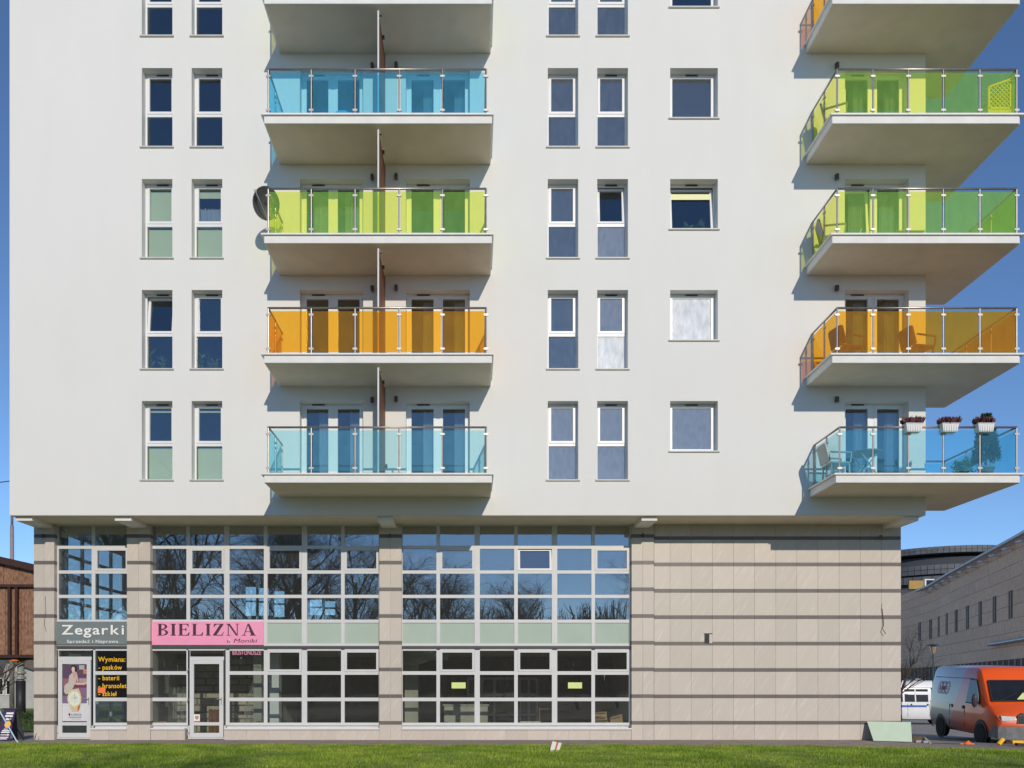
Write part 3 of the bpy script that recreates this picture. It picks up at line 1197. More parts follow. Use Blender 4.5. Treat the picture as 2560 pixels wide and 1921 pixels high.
def bay(xs, doubles, door_col, sashes, opaque_row, open_sash=None, thick=0.10):
    """xs: mullion centre lines; doubles: indices of doubled mullions"""
    y0, y1 = YG, YG + 0.06
    fr = MB()
    ztop, zbot = zt_[0] + 0.05, zl_[-1] - 0.06
    for i, x in enumerate(xs):
        w = 0.075 if i in doubles else 0.05
        fr.box(x - w, x + w, y0, y1, zl_[0], ztop)
        if i in doubles:
            fr.box(x - 0.006, x + 0.006, y0 - 0.006, y0 - 0.0005, zl_[0], ztop)
    front = fr.build('shop_front', M['alu'], B)
    for i, x in enumerate(xs):
        w = 0.075 if i in doubles else 0.05
        MB().box(x - w, x + w, y0, y1, zbot, zl_[0] - 0.05).build('mullion', M['alu'], front)
    # horizontal members, one per column and row
    tr = {}
    for i, (a, b) in enumerate(zip(xs, xs[1:])):
        a2 = a + (0.075 if i in doubles else 0.05)
        b2 = b - (0.075 if i + 1 in doubles else 0.05)
        for z, hh in [(z, 0.045) for z in zt_[1:5]] + [(zl_[1], 0.05), (zl_[2], 0.05)]:
            if i in door_col and z < zl_[0]:
                continue
            MB().box(a2, b2, y0 + 0.002, y1 - 0.004, z - hh, z + hh).build('transom', M['alu'], front)
        MB().box(a2, b2, y0 + 0.002, y1 - 0.004, zt_[0] - 0.02, ztop).build('transom', M['alu'], front)
        MB().box(a2, b2, y0 + 0.002, y1 - 0.004, zt_[5] - 0.02, zt_[5] + 0.05).build('transom', M['alu'], front)
        if i not in door_col:
            MB().box(a2, b2, y0 + 0.002, y1 - 0.004, zl_[0] - 0.07, zl_[0] - 0.015).build('transom', M['alu'], front)
            MB().box(a2, b2, y0 + 0.002, y1 - 0.004, zbot, zl_[3] + 0.02).build('transom', M['alu'], front)
        rows = [(zt_[r + 1], zt_[r]) for r in range(5)] + [(zl_[r + 1], zl_[r]) for r in range(3)]
        for r, (za, zb) in enumerate(rows):
            if r >= 5 and i in door_col:
                continue
            zA = za + (0.045 if r < 4 else 0.05)
            zB_ = zb - (0.045 if 0 < r < 5 else 0.05)
            if r == 7:
                zA = za + 0.021
            if r == 5:
                zB_ = zb - 0.071
            if r == 0:
                zB_ = zb - 0.021
            m = M['pane_u'] if r < 4 else M['pane_b']
            if r == 4:
                m = M['spandrel']
            p = MB().box(a2, b2, y0 + 0.03, y0 + 0.044, zA, zB_).build('spandrel' if r == 4 else 'pane', m, front)
            if (r, i) in sashes:
                sh = MB()
                frame_rect(sh, a2 + 0.004, b2 - 0.004, y0 - 0.014, y0 + 0.028, zA - 0.01, zB_ + 0.01, 0.062)
                so = sh.build('sash', M['alu'], front)
                if open_sash == (r, i):
                    for o in (so, p):
                        tilt(o, 0, y0 + 0.03, zA, 7)
    # dark gutter strip between the two storeys
    MB().box(xs[0] - 0.05, xs[-1] + 0.05, y0 - 0.03, y1 - 0.01, zl_[0] - 0.014, zt_[5] - 0.021).build('gutter_strip', M['dgrey'], front)
    return front


def sill(parent, x0, x1, z):
    MB().cbox(x0, x1, YP - 0.03, YG + 0.002, z - 0.045, z, 0.01).build('sill', M['pvc'], parent)


def plinth(x0, x1, ztop):
    core = MB().box(x0 + 0.006, x1 - 0.006, YP + 0.032, YG + 0.3, 0.0, ztop).build('plinth', M['grout'], B)
    n = max(1, round((x1 - x0) / 0.596))
    for i in range(n):
        a, b = x0 + (x1 - x0) * i / n, x0 + (x1 - x0) * (i + 1) / n
        tile(core, 'tile', a, b, 0.002, ztop, YP + 0.02)
    return core


gx = lambda p: X(p, YG)
A_x = [gx(142), gx(233.5), gx(325)]
B_x = [gx(376), gx(470.5), gx(567), gx(664), gx(761), gx(857), gx(951)]
C_x = [gx(1002), gx(1095.5), gx(1193), gx(1290), gx(1386.5), gx(1483), gx(1577)]
zpl = Z(1820, YG) - 0.045
fA = bay(A_x, {}, {0}, {(1, 1)}, 4)
sill(fA, gx(232), X(317, YP), zpl + 0.045)
plinth(gx(232), X(317, YP), zpl)
fB = bay(B_x, {2, 4}, {1}, {(1, 1), (1, 3), (1, 5), (5, 3), (5, 5)}, 4)
sill(fB, X(376, YP), gx(467), zpl + 0.045)
sill(fB, gx(565), X(948, YP) - 0.002, zpl + 0.045)
plinth(X(376, YP), gx(467), zpl)
plinth(gx(565), X(948, YP), zpl)
fC = bay(C_x, {2, 4}, {}, {(1, 1), (1, 3), (1, 5), (5, 1), (5, 3), (5, 5)}, 4, open_sash=(1, 3))
sill(fC, X(1004, YP) + 0.002, X(1579, YP), zpl + 0.045)
plinth(X(1004, YP), X(1579, YP), zpl)


def shop_door(x0, x1, zt, label):
    y0, y1 = YG, YG + 0.06
    fr = MB()
    frame_rect(fr, x0, x1, y0, y1, 0.02, zt, 0.045, 0.04)
    ztr = Z(1646, YG)
    fr.box(x0 + 0.045, x1 - 0.045, y0 + 0.002, y1, ztr - 0.05, ztr + 0.045)
    d = fr.build('shop_door', M['alu'], B)
    d['label'] = label
    lf = MB()
    a, b, c, e = x0 + 0.062, x1 - 0.062, 0.064, ztr - 0.054
    frame_rect(lf, a, b, y0 - 0.022, y0 + 0.03, c, e, 0.11, 0.13)
    zr = Z(1810, YG)
    lf.box(a + 0.11, b - 0.11, y0 - 0.02, y0 + 0.03, zr - 0.045, zr + 0.045)
    lf.build('leaf', M['alu'], d)
    MB().box(a + 0.11, b - 0.11, y0 + 0.0, y0 + 0.012, zr + 0.045, e - 0.11).build('pane', M['pane_b'], d)
    MB().box(a + 0.11, b - 0.11, y0 + 0.0, y0 + 0.012, c + 0.13, zr - 0.045).build('pane', M['pane_b'], d)
    MB().box(x0 + 0.045, x1 - 0.045, y0 + 0.03, y0 + 0.044, ztr + 0.045, zt - 0.045).build('pane', M['pane_b'], d)
    hz = Z(1748, YG)
    MB().tube([(b - 0.05, y0 - 0.02, hz), (b - 0.05, y0 - 0.07, hz), (b - 0.17, y0 - 0.07, hz)], 0.011, 8).build('handle', M['clamp'], d)
    MB().box(b - 0.064, b - 0.036, y0 - 0.03, y0 - 0.0225, hz - 0.16, hz + 0.05).build('lock_plate', M['clamp'], d)
    for hp in (1675, 1750, 1832):
        MB().box(x0 - 0.02, x0 + 0.05, y0 - 0.035, y0 - 0.023, Z(hp, YG) - 0.012, Z(hp, YG) + 0.012).box(x0 - 0.012, x0 + 0.012, y0 - 0.04, y0 - 0.024, Z(hp, YG) - 0.08, Z(hp, YG) - 0.013).build('hinge', M['clamp'], d)
    return d


shop_door(gx(141), gx(233), zl_[0] - 0.02, 'pale framed glazed door with a watch poster, beside the corner pilaster')
shop_door(gx(470), gx(564), zl_[0] - 0.02, 'pale framed glazed door under the pink sign')

# side glazing round the left corner
sg = MB()
xg = XL + 0.1
ys = [YP + 0.62 + 1.0 * i for i in range(6)]
fr0 = MB().box(xg - 0.03, xg + 0.03, YP + 0.62, ys[-1] + 0.1, 0.0, 0.35).build('side_glazing', M['alu'], B)
for yy in ys:
    MB().box(xg - 0.04, xg + 0.04, yy - 0.05, yy + 0.05, 0.351, ZS).build('mullion', M['alu'], fr0)
zz_ = [0.35, zl_[1], zl_[0] - 0.04, zt_[4], zt_[3], zt_[2], zt_[1], ZS]
for a, b in zip(ys, ys[1:]):
    for z in zz_[1:-1]:
        MB().box(xg - 0.035, xg + 0.035, a + 0.05, b - 0.05, z - 0.045, z + 0.045).build('transom', M['alu'], fr0)
    for z, z2 in zip(zz_, zz_[1:]):
        MB().box(xg - 0.006, xg + 0.006, a + 0.05, b - 0.05, z + (0.046 if z > 0.36 else 0.0), z2 - (0.046 if z2 < ZS else 0)).build('pane', M['pane_b'], fr0)
MB().box(XL + 0.003, XL + 0.3, ys[-1] + 0.1, 12.0, 0.0, ZS).build('side_wall', M['tile'], B)

# shop interiors: floor between the two levels, back walls, partitions
ZF = zt_[5] - 0.04
MB().box(XL + 0.2, bx0, YG + 0.07, 11.9, ZF - 0.1, ZF + 0.04).build('gallery_floor', M['shop_wall'], B)
MB().box(XL + 0.2, XR - 0.35, YG + 0.07, 11.9, 0.0, 0.03).build('shop_floor', M['shop_wall'], B)
MB().box(bx0 - 0.15, bx0 + 0.0, YB + 0.3, 11.9, 0.03, ZS).build('shop_wall', M['shop_wall'], B)
wx0, wx1 = X(318, 9.0) - 1.0, bx0 - 0.15
YBK = 9.0
oh = [(X(612, YBK), X(640, YBK), Z(1540, YBK), Z(1467, YBK)), (X(645, YBK), X(672, YBK), Z(1540, YBK), Z(1470, YBK)),
      (X(684, YBK), X(711, YBK), Z(1543, YBK), Z(1478, YBK)), (X(773, YBK), X(805, YBK), Z(1538, YBK), Z(1499, YBK)), (X(811, YBK), X(838, YBK), Z(1538, YBK), Z(1503, YBK))]
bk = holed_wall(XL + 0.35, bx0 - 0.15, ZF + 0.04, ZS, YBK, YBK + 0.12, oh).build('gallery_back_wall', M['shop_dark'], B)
for h in oh:
    MB().box(h[0], h[1], YBK + 0.05, YBK + 0.06, h[2], h[3]).build('pane', M['pane_b'], bk)
    MB().box(h[0], h[1], YBK + 0.02, YBK + 0.08, (h[2] + h[3]) / 2 - 0.03, (h[2] + h[3]) / 2 + 0.03).build('glazing_bar', M['dgrey'], bk)
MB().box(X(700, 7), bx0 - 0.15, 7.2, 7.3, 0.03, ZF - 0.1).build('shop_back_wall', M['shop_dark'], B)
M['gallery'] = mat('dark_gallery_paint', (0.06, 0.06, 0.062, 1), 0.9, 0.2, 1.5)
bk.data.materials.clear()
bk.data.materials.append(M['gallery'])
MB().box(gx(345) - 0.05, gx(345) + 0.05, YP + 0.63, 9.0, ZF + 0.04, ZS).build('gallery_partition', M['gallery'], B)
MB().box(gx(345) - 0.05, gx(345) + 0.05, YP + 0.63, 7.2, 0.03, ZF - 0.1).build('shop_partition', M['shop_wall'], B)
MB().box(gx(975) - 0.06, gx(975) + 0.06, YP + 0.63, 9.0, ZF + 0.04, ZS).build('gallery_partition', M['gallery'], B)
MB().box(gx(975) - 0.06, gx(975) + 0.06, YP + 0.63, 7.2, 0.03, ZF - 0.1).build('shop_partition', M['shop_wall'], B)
# raw block wall behind the middle shop door
YW = 4.3
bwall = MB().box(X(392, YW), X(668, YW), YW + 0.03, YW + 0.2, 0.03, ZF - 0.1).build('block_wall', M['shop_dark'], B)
bl_w, bl_h = 0.53, 0.215
bm = MB().cbox(0, bl_w - 0.03, 0, 0.06, 0, bl_h - 0.03, 0.012).build('block', M['block'], bwall)
bmd = bm.data
bpy.data.objects.remove(bm)
for j in range(11):
    x = X(392, YW) - (0.25 if j % 2 else 0.0)
    while x < X(668, YW) - 0.2:
        inst('block', bmd, bwall, (x + 0.25 + RND.uniform(-.015, .015), YW - RND.uniform(0.02, 0.04), 0.05 + j * bl_h), (0, RND.uniform(-.012, .012), 0), (RND.uniform(.95, 1.0), 1, RND.uniform(.93, 1.0)))
        x += bl_w
YC = 6.9
scr = MB().box(X(1168, YC), X(1345, YC), YC, YC + .08, Z(1742, YC), Z(1733, YC)).build('glazed_screen', M['alu'], B)
for p_ in (1170, 1205, 1236, 1300, 1322, 1343):
    MB().box(X(p_, YC) - .04, X(p_, YC) + .04, YC - .01, YC + .07, .03, Z(1697, YC)).build('mullion', M['alu'], scr)
MB().box(X(1168, YC), X(1345, YC), YC + .002, YC + .078, Z(1700, YC), Z(1694, YC)).build('transom', M['alu'], scr)
MB().box(X(1168, YC), X(1345, YC), YC + .002, YC + .078, Z(1790, YC), Z(1785, YC)).build('transom', M['alu'], scr)
MB().box(X(1010, 3.2), X(1120, 3.2), 3.2, 3.6, Z(1650, 3.2), Z(1632, 3.2)).tube([(X(1010, 3.3), 3.3, 2.35), (X(1040, 3.3), 3.3, 2.3), (X(1062, 3.3), 3.4, 2.4), (X(1066, 3.3), 3.6, 2.55)], .16, 12).build('air_duct', M['pipe0'], B)
ct = MB().cbox(-.7, .7, -.3, .3, 0, .85, .02).box(-.74, .74, -.34, .34, .852, .89).build('shop_counter', M['shop_wall'])
ct.location = (X(1165, 4.6), 4.6, .03)
tag(ct, 'plain grey counter inside the right hand shop', 'counter')
sh = empty('shop_shelf', (X(1400, 5.6), 5.6, .03))
tag(sh, 'open shelf unit deep inside the right hand shop', 'shelf')
for x_ in (-.7, .7):
    MB().box(x_ - .02, x_ + .02, -.2, .2, 0, 1.8).build('side_panel', M['wood'], sh)
for z_ in (.2, .7, 1.2, 1.7):
    MB().box(-.68, .68, -.19, .19, z_, z_ + .03).build('shelf_board', M['wood'], sh)
# light partition running back beside the white column
MB().box(X(718, 6.5), X(735, 6.5), 2.2, 7.0, 0.03, ZF - 0.1).build('plaster_partition', mat('light_plaster', (0.36, 0.35, 0.30, 1), 0.9, 0.08), B)
MB().box(X(672, 2.6), X(697, 2.6), 2.6, 2.95, 0.03, ZF - 0.1).build('column', M['white'], B)
MB().box(X(1012, 4), X(1045, 4), 4.0, 4.3, 0.03, ZF - 0.1).build('column', M['shop_wall'], B)

# ------------------------------------------------------------------ signs and writing on the shop fronts
sx_ = X
YS = YG - 0.05


def flat(name, x0, x1, z0, z1, y, m, parent=None, t=0.004):
    return MB().box(x0, x1, y, y + t, z0, z1).build(name, m, parent)


M['sign_grey'] = mat('grey_sign_board', rgb(122, 131, 133), 0.4, 0.03)
M['sign_pink'] = mat('pink_sign_board', rgb(246, 160, 192), 0.4, 0.03)
M['sign_white'] = mat('white_lettering', rgb(240, 240, 236), 0.5, 0.01)
M['sign_plum'] = mat('dark_plum_lettering', rgb(78, 42, 62), 0.5, 0.03)
M['sign_out'] = mat('dark_letter_outline', rgb(70, 76, 76), 0.5, 0.03)
M['yellow'] = mat('yellow_lettering', rgb(255, 196, 20), 0.5, 0.02)
M['foil'] = mat('black_window_foil', (0.012, 0.012, 0.014, 1), 0.15, 0.1)

s1 = flat('shop_sign', gx(141), X(318, YS) - 0.01, Z(1612, YS), Z(1554.5, YS), YS, M['sign_grey'], t=0.04)
tag(s1, 'grey sign board reading Zegarki in white letters', 'sign')
lettering(s1, 'Zegarki', X(152, YS), X(312, YS), Z(1587, YS), 26.5 / sc_(YS), YS - 0.002, M['sign_out'], 0.028, True, track=0.02, name='letter_outline', thick=0.002)
lettering(s1, 'Zegarki', X(153.5, YS), X(310.5, YS), Z(1586.5, YS), 25 / sc_(YS), YS - 0.005, M['sign_white'], 0.016, True, track=0.03)
lettering(s1, 'Sprzedaż i Naprawa', X(167.5, YS), X(295.5, YS), Z(1607.5, YS), 7.8 / sc_(YS), YS - 0.004, M['sign_white'], 0.006, True, track=0.03)

s2 = flat('shop_sign', gx(379), gx(660), Z(1613, YS), Z(1554.5, YS), YS, M['sign_pink'], t=0.04)
tag(s2, 'pink sign board reading BIELIZNA in dark serif capitals', 'sign')


def serif(ch):
    """polygons of a bold serif capital, unit height, returns (pieces, advance)"""
    P = []
    R4 = lambda a, b, c, d: P.append([(a, c), (b, c), (b, d), (a, d)])
    t = 0.045
    st = 0.20
    if ch == 'I':
        R4(.08, .08 + st, 0, 1)
        P.append([(0, 0), (.08, 0), (.08, t * 2), (0, t)]); P.append([(.08 + st, 0), (.36, 0), (.36, t), (.08 + st, t * 2)])
        P.append([(0, 1 - t), (.08, 1 - 2 * t), (.08, 1), (0, 1)]); P.append([(.08 + st, 1 - 2 * t), (.36, 1 - t), (.36, 1), (.08 + st, 1)])
        return P, .36
    if ch in 'LE':
        R4(.08, .08 + st, 0, 1)
        R4(0, .08, 0, t); R4(0, .08, 1 - t, 1)
        P.append([(.08 + st, 0), (.74, 0), (.78, .30), (.74, .30), (.64, .10), (.54, t * 1.3), (.08 + st, t * 1.3)])
        if ch == 'L':
            R4(.08 + st, .38, 1 - t, 1)
        else:
            P.append([(.08 + st, 1), (.08 + st, 1 - t * 1.3), (.50, 1 - t * 1.3), (.60, .92), (.68, .74), (.72, .74), (.70, 1)])
            R4(.08 + st, .46, .49, .49 + t * 1.2)
            P.append([(.46, .49), (.52, .38), (.56, .38), (.56, .66), (.52, .66), (.46, .49 + t * 1.2)])
        return P, .78
    if ch == 'Z':
        R4(.06, .72, 1 - t * 1.3, 1)
        R4(.0, .66, 0, t * 1.3)
        P.append([(.0, t * 1.3), (.24, t * 1.3), (.72, 1 - t * 1.3), (.48, 1 - t * 1.3)])
        P.append([(.06, 1 - t * 1.3), (.04, .72), (.08, .72), (.16, .88), (.26, 1 - t * 1.3)])
        P.append([(.54, t * 1.3), (.66, t * 1.3), (.74, .30), (.70, .30), (.62, .12)])
        return P, .76
    if ch == 'N':
        R4(.10, .16, 0, 1 - .001)
        R4(0, .10, 0, t); R4(.16, .28, 0, t)
        R4(.72, .78, 0.0, 1)
        R4(.62, .72, 1 - t, 1); R4(.78, .90, 1 - t, 1)
        P.append([(.0, 1), (.0, 1 - t), (.165, 1 - t * 3), (.66, 0), (.72, 0), (.72, .13), (.24, 1)])
        return P, .90
    if ch == 'A':
        P.append([(.40, 1), (.64, .06), (.90, .06), (.52, 1)])
        P.append([(.13, .06), (.19, .06), (.43, .86), (.40, 1)])
        R4(.0, .30, 0, .06 - .001); R4(.56, .98, 0, .06 - .001)
        R4(.27, .60, .30, .30 + t * 1.2)
        return P, .98
    if ch == 'B':
        R4(.08, .08 + st, 0, 1)
        R4(0, .08, 0, t); R4(0, .08, 1 - t, 1)
        for zb, zt2, rx in ((0.0, .52, .46), (.52, 1.0, .40)):
            c, ry = (zb + zt2) / 2, (zt2 - zb) / 2
            x0 = .08 + st
            out = [(x0 + .06 + (rx - .06) * math.cos(a), c + ry * math.sin(a)) for a in [R(d) for d in range(-90, 91, 15)]]
            inn = [(x0 + .04 + (rx - .21) * math.cos(a), c + (ry - t * 1.2) * math.sin(a)) for a in [R(d) for d in range(-90, 91, 15)]]
            for i in range(len(out) - 1):
                P.append([out[i], out[i + 1], inn[i + 1], inn[i]])
            P.append([(x0, zb), out[0], inn[0], (x0, zb + t * 1.2)])
            P.append([(x0, zt2), (x0, zt2 - t * 1.2), inn[-1], out[-1]])
        return P, .76
    return P, .4


word = 'BIELIZNA'
adv = []
pen = 0.0
for ch in word:
    adv.append(pen)
    pen += serif(ch)[1] + 0.16
pen -= 0.16
xa, xb = X(393.5, YS), X(640, YS)
kx = (xb - xa) / pen
zb0, hcap = Z(1589.5, YS), 29.5 / sc_(YS)
for ch, a in zip(word, adv):
    mb = MB()
    for q, poly in enumerate(serif(ch)[0]):
        mb.prism([(xa + (a + p[0]) * kx, zb0 + p[1] * hcap) for p in poly], YS - 0.004 - 0.0001 * (q % 9), YS + 0.001)
    mb.build('letter', M['sign_plum'], s2)
lettering(s2, 'u Moniki', X(567, YS), X(641, YS), Z(1607, YS), 10.5 / sc_(YS), YS - 0.004, M['sign_plum'], 0.0, False, shear=0.22, name='lettering')
wr = MB()
wr.tube([(X(573, YS), YS - 0.004, Z(1598, YS)), (X(578, YS), YS - 0.004, Z(1605, YS)), (X(572, YS), YS - 0.004, Z(1611, YS)), (X(580, YS), YS - 0.004, Z(1610, YS))], 0.012, 6)
wr.build('flourish', M['white'], s2)

YL = YG + 0.024
t1 = empty('window_lettering', (X(254, YL), YL, Z(1700, YL)))
tag(t1, 'yellow window lettering on black film listing Wymiana, beside the left door', 'lettering')
t1.location = (0, 0, 0)
flat('film', gx(243), X(317, YG) + 0.05, Z(1680, YL), Z(1624, YL), YL + 0.001, M['foil'], t1, 0.002)
flat('film', gx(243), X(317, YG) + 0.05, Z(1745, YL), Z(1688, YL), YL + 0.001, M['foil'], t1, 0.002)
for s, x0, x1, zb, cap in (('Wymiana:', 245.5, 313.5, 1654.5, 12.5), ('- pasków', 246.5, 305, 1674.5, 12), ('- baterii', 246.5, 298, 1701, 12),
                           ('- bransolet', 246.5, 316.5, 1720.5, 12), ('- szkieł', 246.5, 292, 1740.5, 12)):
    lettering(t1, s, X(x0, YL), X(x1, YL), Z(zb, YL), cap / sc_(YL), YL - 0.004, M['yellow'], 0.012, True, track=0.02)
st_o = flat('sticky_note', X(245, YL), X(264, YL), Z(1733, YL), Z(1719, YL), YL - 0.008, mat('orange_paper', rgb(244, 130, 70), 0.7, 0.05), t=0.003)
tag(st_o, 'small orange paper stuck over the black window lettering', 'paper note')

t2 = empty('window_lettering')
tag(t2, 'pink lettering BIUSTONOSZE on the pane under the pink sign', 'lettering')
lettering(t2, 'BIUSTONOSZE', X(581.5, YL), X(653, YL), Z(1637.5, YL), 11.5 / sc_(YL), YL - 0.002, M['sign_pink'], 0.004, True, track=0.01)
M['lime_paper'] = mat('lime_paper', rgb(222, 232, 150), 0.7, 0.03)
for a, b, lab in ((1129, 1164, 'blank lime paper on the pane left of the cardboard bricks'), (1420, 1455, 'blank lime paper on the pane nearest the tiled wall')):
    n = flat('paper_notice', X(a, YL), X(b, YL), Z(1721.5, YL), Z(1706.5, YL), YL - 0.004, M['lime_paper'], t=0.003)
    tag(n, lab, 'paper notice')

# door poster of the watch shop
YD = YG - 0.006
pq = empty('poster')
tag(pq, 'tall advertising poster with a seated figure and a gold watch on the door', 'poster')
PX = lambda p: X(130 + p / 6.915, YD)
PZ = lambda p: Z(1620 + p / 6.915, YD)


def pm(name, c, rough=0.4):
    return mat(name, rgb(*c), rough, 0.06, 20)


flat('print_ground', PX(180), PX(622), PZ(1268), PZ(290), YD, pm('poster_white', (214, 214, 218)), pq, 0.003)
flat('print_scene', PX(180), PX(622), PZ(960), PZ(290), YD - 0.001, pm('poster_plum', (96, 74, 100)), pq, 0.0008)
YY = YD - 0.0012
for i, (nm, a, b, c, d, colr) in enumerate([('print_sofa', 190, 440, 700, 530, (150, 100, 112)), ('print_sofa', 440, 622, 900, 520, (142, 104, 128)), ('print_frame', 470, 560, 375, 300, (176, 176, 168)),
                                          ('print_frame', 470, 622, 590, 530, (182, 152, 150)), ('print_table', 380, 622, 690, 640, (120, 66, 92)), ('print_lamp', 540, 600, 450, 370, (200, 130, 90)), ('print_floor', 180, 622, 958, 830, (126, 110, 140))]):
    YY -= 0.0004
    flat(nm, PX(a), PX(b), PZ(c), PZ(d), YY, pm(nm, colr), pq, 0.0003)


def pshape(nm, pts, colr):
    global YY
    YY -= 0.0004
    MB().prism([(PX(a), PZ(b)) for a, b in pts][::-1], YY, YY + 0.0003).build(nm, pm(nm + '_ink', colr), pq)


pshape('print_hair', [(330, 330), (350, 300), (400, 298), (430, 340), (432, 400), (410, 420), (340, 420), (332, 380)], (52, 38, 44))
pshape('print_dress', [(300, 480), (350, 430), (400, 440), (420, 560), (390, 640), (360, 700), (330, 780), (240, 805), (208, 760), (215, 660), (250, 620), (285, 600)], (196, 186, 176))
pshape('print_neck', [(350, 400), (400, 400), (410, 460), (380, 540), (360, 450)], (202, 160, 146))
pshape('print_arm', [(345, 560), (420, 600), (520, 602), (600, 588), (620, 604), (560, 640), (440, 642), (360, 612)], (214, 182, 168))
pshape('print_arm', [(404, 410), (432, 430), (460, 580), (436, 590), (410, 500)], (206, 168, 152))
pshape('print_face', [(342, 345), (365, 325), (392, 336), (398, 380), (380, 425), (356, 420), (340, 390)], (222, 190, 176))
pshape('print_strap', [(300, 730), (460, 700), (500, 800), (500, 960), (470, 1100), (350, 1110), (300, 1000), (270, 860)], (206, 190, 160))
pshape('print_strap', [(450, 980), (490, 960), (476, 1060), (440, 1104)], (196, 106, 62))
el = lambda cx, cz, rx, rz, n=24: [(cx + rx * math.cos(2 * math.pi * i / n), cz + rz * math.sin(2 * math.pi * i / n)) for i in range(n)]
pshape('print_watch_case', el(388, 880, 122, 148), (222, 206, 160))
pshape('print_watch_dial', el(388, 880, 98, 122), (226, 228, 218))
pshape('print_watch_dial', el(388, 880, 60, 76), (214, 220, 208))
pshape('print_watch_hand', [(384, 880), (392, 880), (392, 800), (384, 800)], (150, 140, 100))
pshape('print_watch_hand', [(384, 876), (440, 842), (444, 850), (388, 888)], (150, 140, 100))
lettering(pq, 'LORUS', PX(336), PX(508), PZ(1172), 34 / 6.915 / sc_(YD), YD - 0.002, M['black'], 0.006)
pshape('print_emblem', el(304, 1153, 16, 22, 10), (30, 30, 34))
flat('print_line', PX(290), PX(508), PZ(1208), PZ(1194), YD - 0.0012, pm('print_line_ink', (120, 120, 124)), pq, 0.0005)
flat('print_line', PX(335), PX(508), PZ(1236), PZ(1228), YD - 0.0012, pm('print_line_ink2', (160, 160, 164)), pq, 0.0005)

# security sticker on the other door
sk = empty('door_sticker')
tag(sk, 'small white sticker with a red and yellow shield on the second door', 'sticker')
SX = lambda p: X(380 + p / 6.9125, YD)
SZ = lambda p: Z(1620 + p / 6.9125, YD)
flat('paper', SX(722), SX(826), SZ(1288), SZ(1150), YD, M['sign_white'], sk, 0.003)
flat('stripe', SX(722), SX(826), SZ(1288), SZ(1266), YD - 0.001, mat('red_ink', rgb(210, 50, 50), 0.5), sk, 0.0008)
def shield(nm, pts, c, dy):
    MB().prism([(SX(a), SZ(b)) for a, b in pts][::-1], YD - dy, YD - dy + 0.0004).build(nm, mat(nm, rgb(*c), 0.5), sk)
shield('shield', [(745, 1178), (806, 1178), (806, 1215), (775, 1252), (745, 1215)], (60, 60, 90), 0.001)
shield('shield_band', [(745, 1178), (806, 1178), (806, 1190), (745, 1190)], (200, 60, 40), 0.0016)
shield('shield_band', [(747, 1192), (804, 1192), (804, 1207), (747, 1207)], (232, 190, 40), 0.0016)
shield('shield_mark', [(762, 1226), (790, 1214), (786, 1236), (770, 1240)], (230, 230, 230), 0.0016)

# ------------------------------------------------------------------ things inside the shops
M['brick'] = mat('red_brick', (0.36, 0.14, 0.08, 1), 0.9, 0.2, 12, rand=0.15)
M['card'] = mat('cardboard', (0.42, 0.26, 0.14, 1), 0.85, 0.12, 6)
M['foam'] = mat('pale_insulation_block', (0.52, 0.48, 0.38, 1), 0.9, 0.1, 8)


def sheet_mat():
    m, N, L = new_mat('clear_plastic_sheet')
    N.remove(N['Principled BSDF'])
    tr = N.new('ShaderNodeBsdfTransparent')
    df = N.new('ShaderNodeBsdfDiffuse')
    df.inputs[0].default_value = (0.55, 0.57, 0.55, 1)
    gl = N.new('ShaderNodeBsdfGlossy')
    gl.inputs['Roughness'].default_value = 0.25
    a = N.new('ShaderNodeMixShader')
    a.inputs[0].default_value = 0.3
    L.new(df.outputs[0], a.inputs[1])
    L.new(gl.outputs[0], a.inputs[2])
    geo = N.new('ShaderNodeNewGeometry')
    mp = N.new('ShaderNodeMapping')
    mp.inputs['Scale'].default_value = (14, 14, 1.2)
    L.new(geo.outputs['Position'], mp.inputs[0])
    nz = N.new('ShaderNodeTexNoise')
    nz.inputs['Scale'].default_value = 1.5
    nz.inputs['Detail'].default_value = 5
    L.new(mp.outputs[0], nz.inputs['Vector'])
    mr = N.new('ShaderNodeMapRange')
    mr.inputs[1].default_value = 0.4
    mr.inputs[2].default_value = 0.7
    mr.inputs[3].default_value = 0.08
    mr.inputs[4].default_value = 0.6
    L.new(nz.outputs[0], mr.inputs[0])
    b = N.new('ShaderNodeMixShader')
    L.new(mr.outputs[0], b.inputs[0])
    L.new(tr.outputs[0], b.inputs[1])
    L.new(a.outputs[0], b.inputs[2])
    L.new(b.outputs[0], N['Material Output'].inputs[0])
    return m


M['plastic_sheet'] = sheet_mat()


def drape(name, y, x0, x1, z0, z1, top0, top1, label, seed, amp=0.07):
    """hanging plastic sheet, narrower at the top"""
    r = random.Random(seed)
    n, k = 26, 9
    vs, fs = [], []
    ph = [r.uniform(0, 6) for _ in range(4)]
    for j in range(k + 1):
        t = j / k
        a, b = x0 + (top0 - x0) * t, x1 + (top1 - x1) * t
        for i in range(n + 1):
            u = i / n
            f = amp * (1 - 0.6 * t) * (math.sin(u * 21 + ph[0]) + 0.6 * math.sin(u * 37 + ph[1] + t * 2))
            sag = -0.08 * t * abs(math.sin(u * 7 + ph[2]))
            vs.append((a + (b - a) * u + 0.02 * math.sin(t * 6 + u * 9), y + f, z0 + (z1 - z0) * t + sag))
    for j in range(k):
        for i in range(n):
            a = j * (n + 1) + i
            fs.append((a, a + 1, a + n + 2, a + n + 1))
    o = obj(name, vs, fs, M['plastic_sheet'], None, True)
    return tag(o, label, 'plastic sheet')


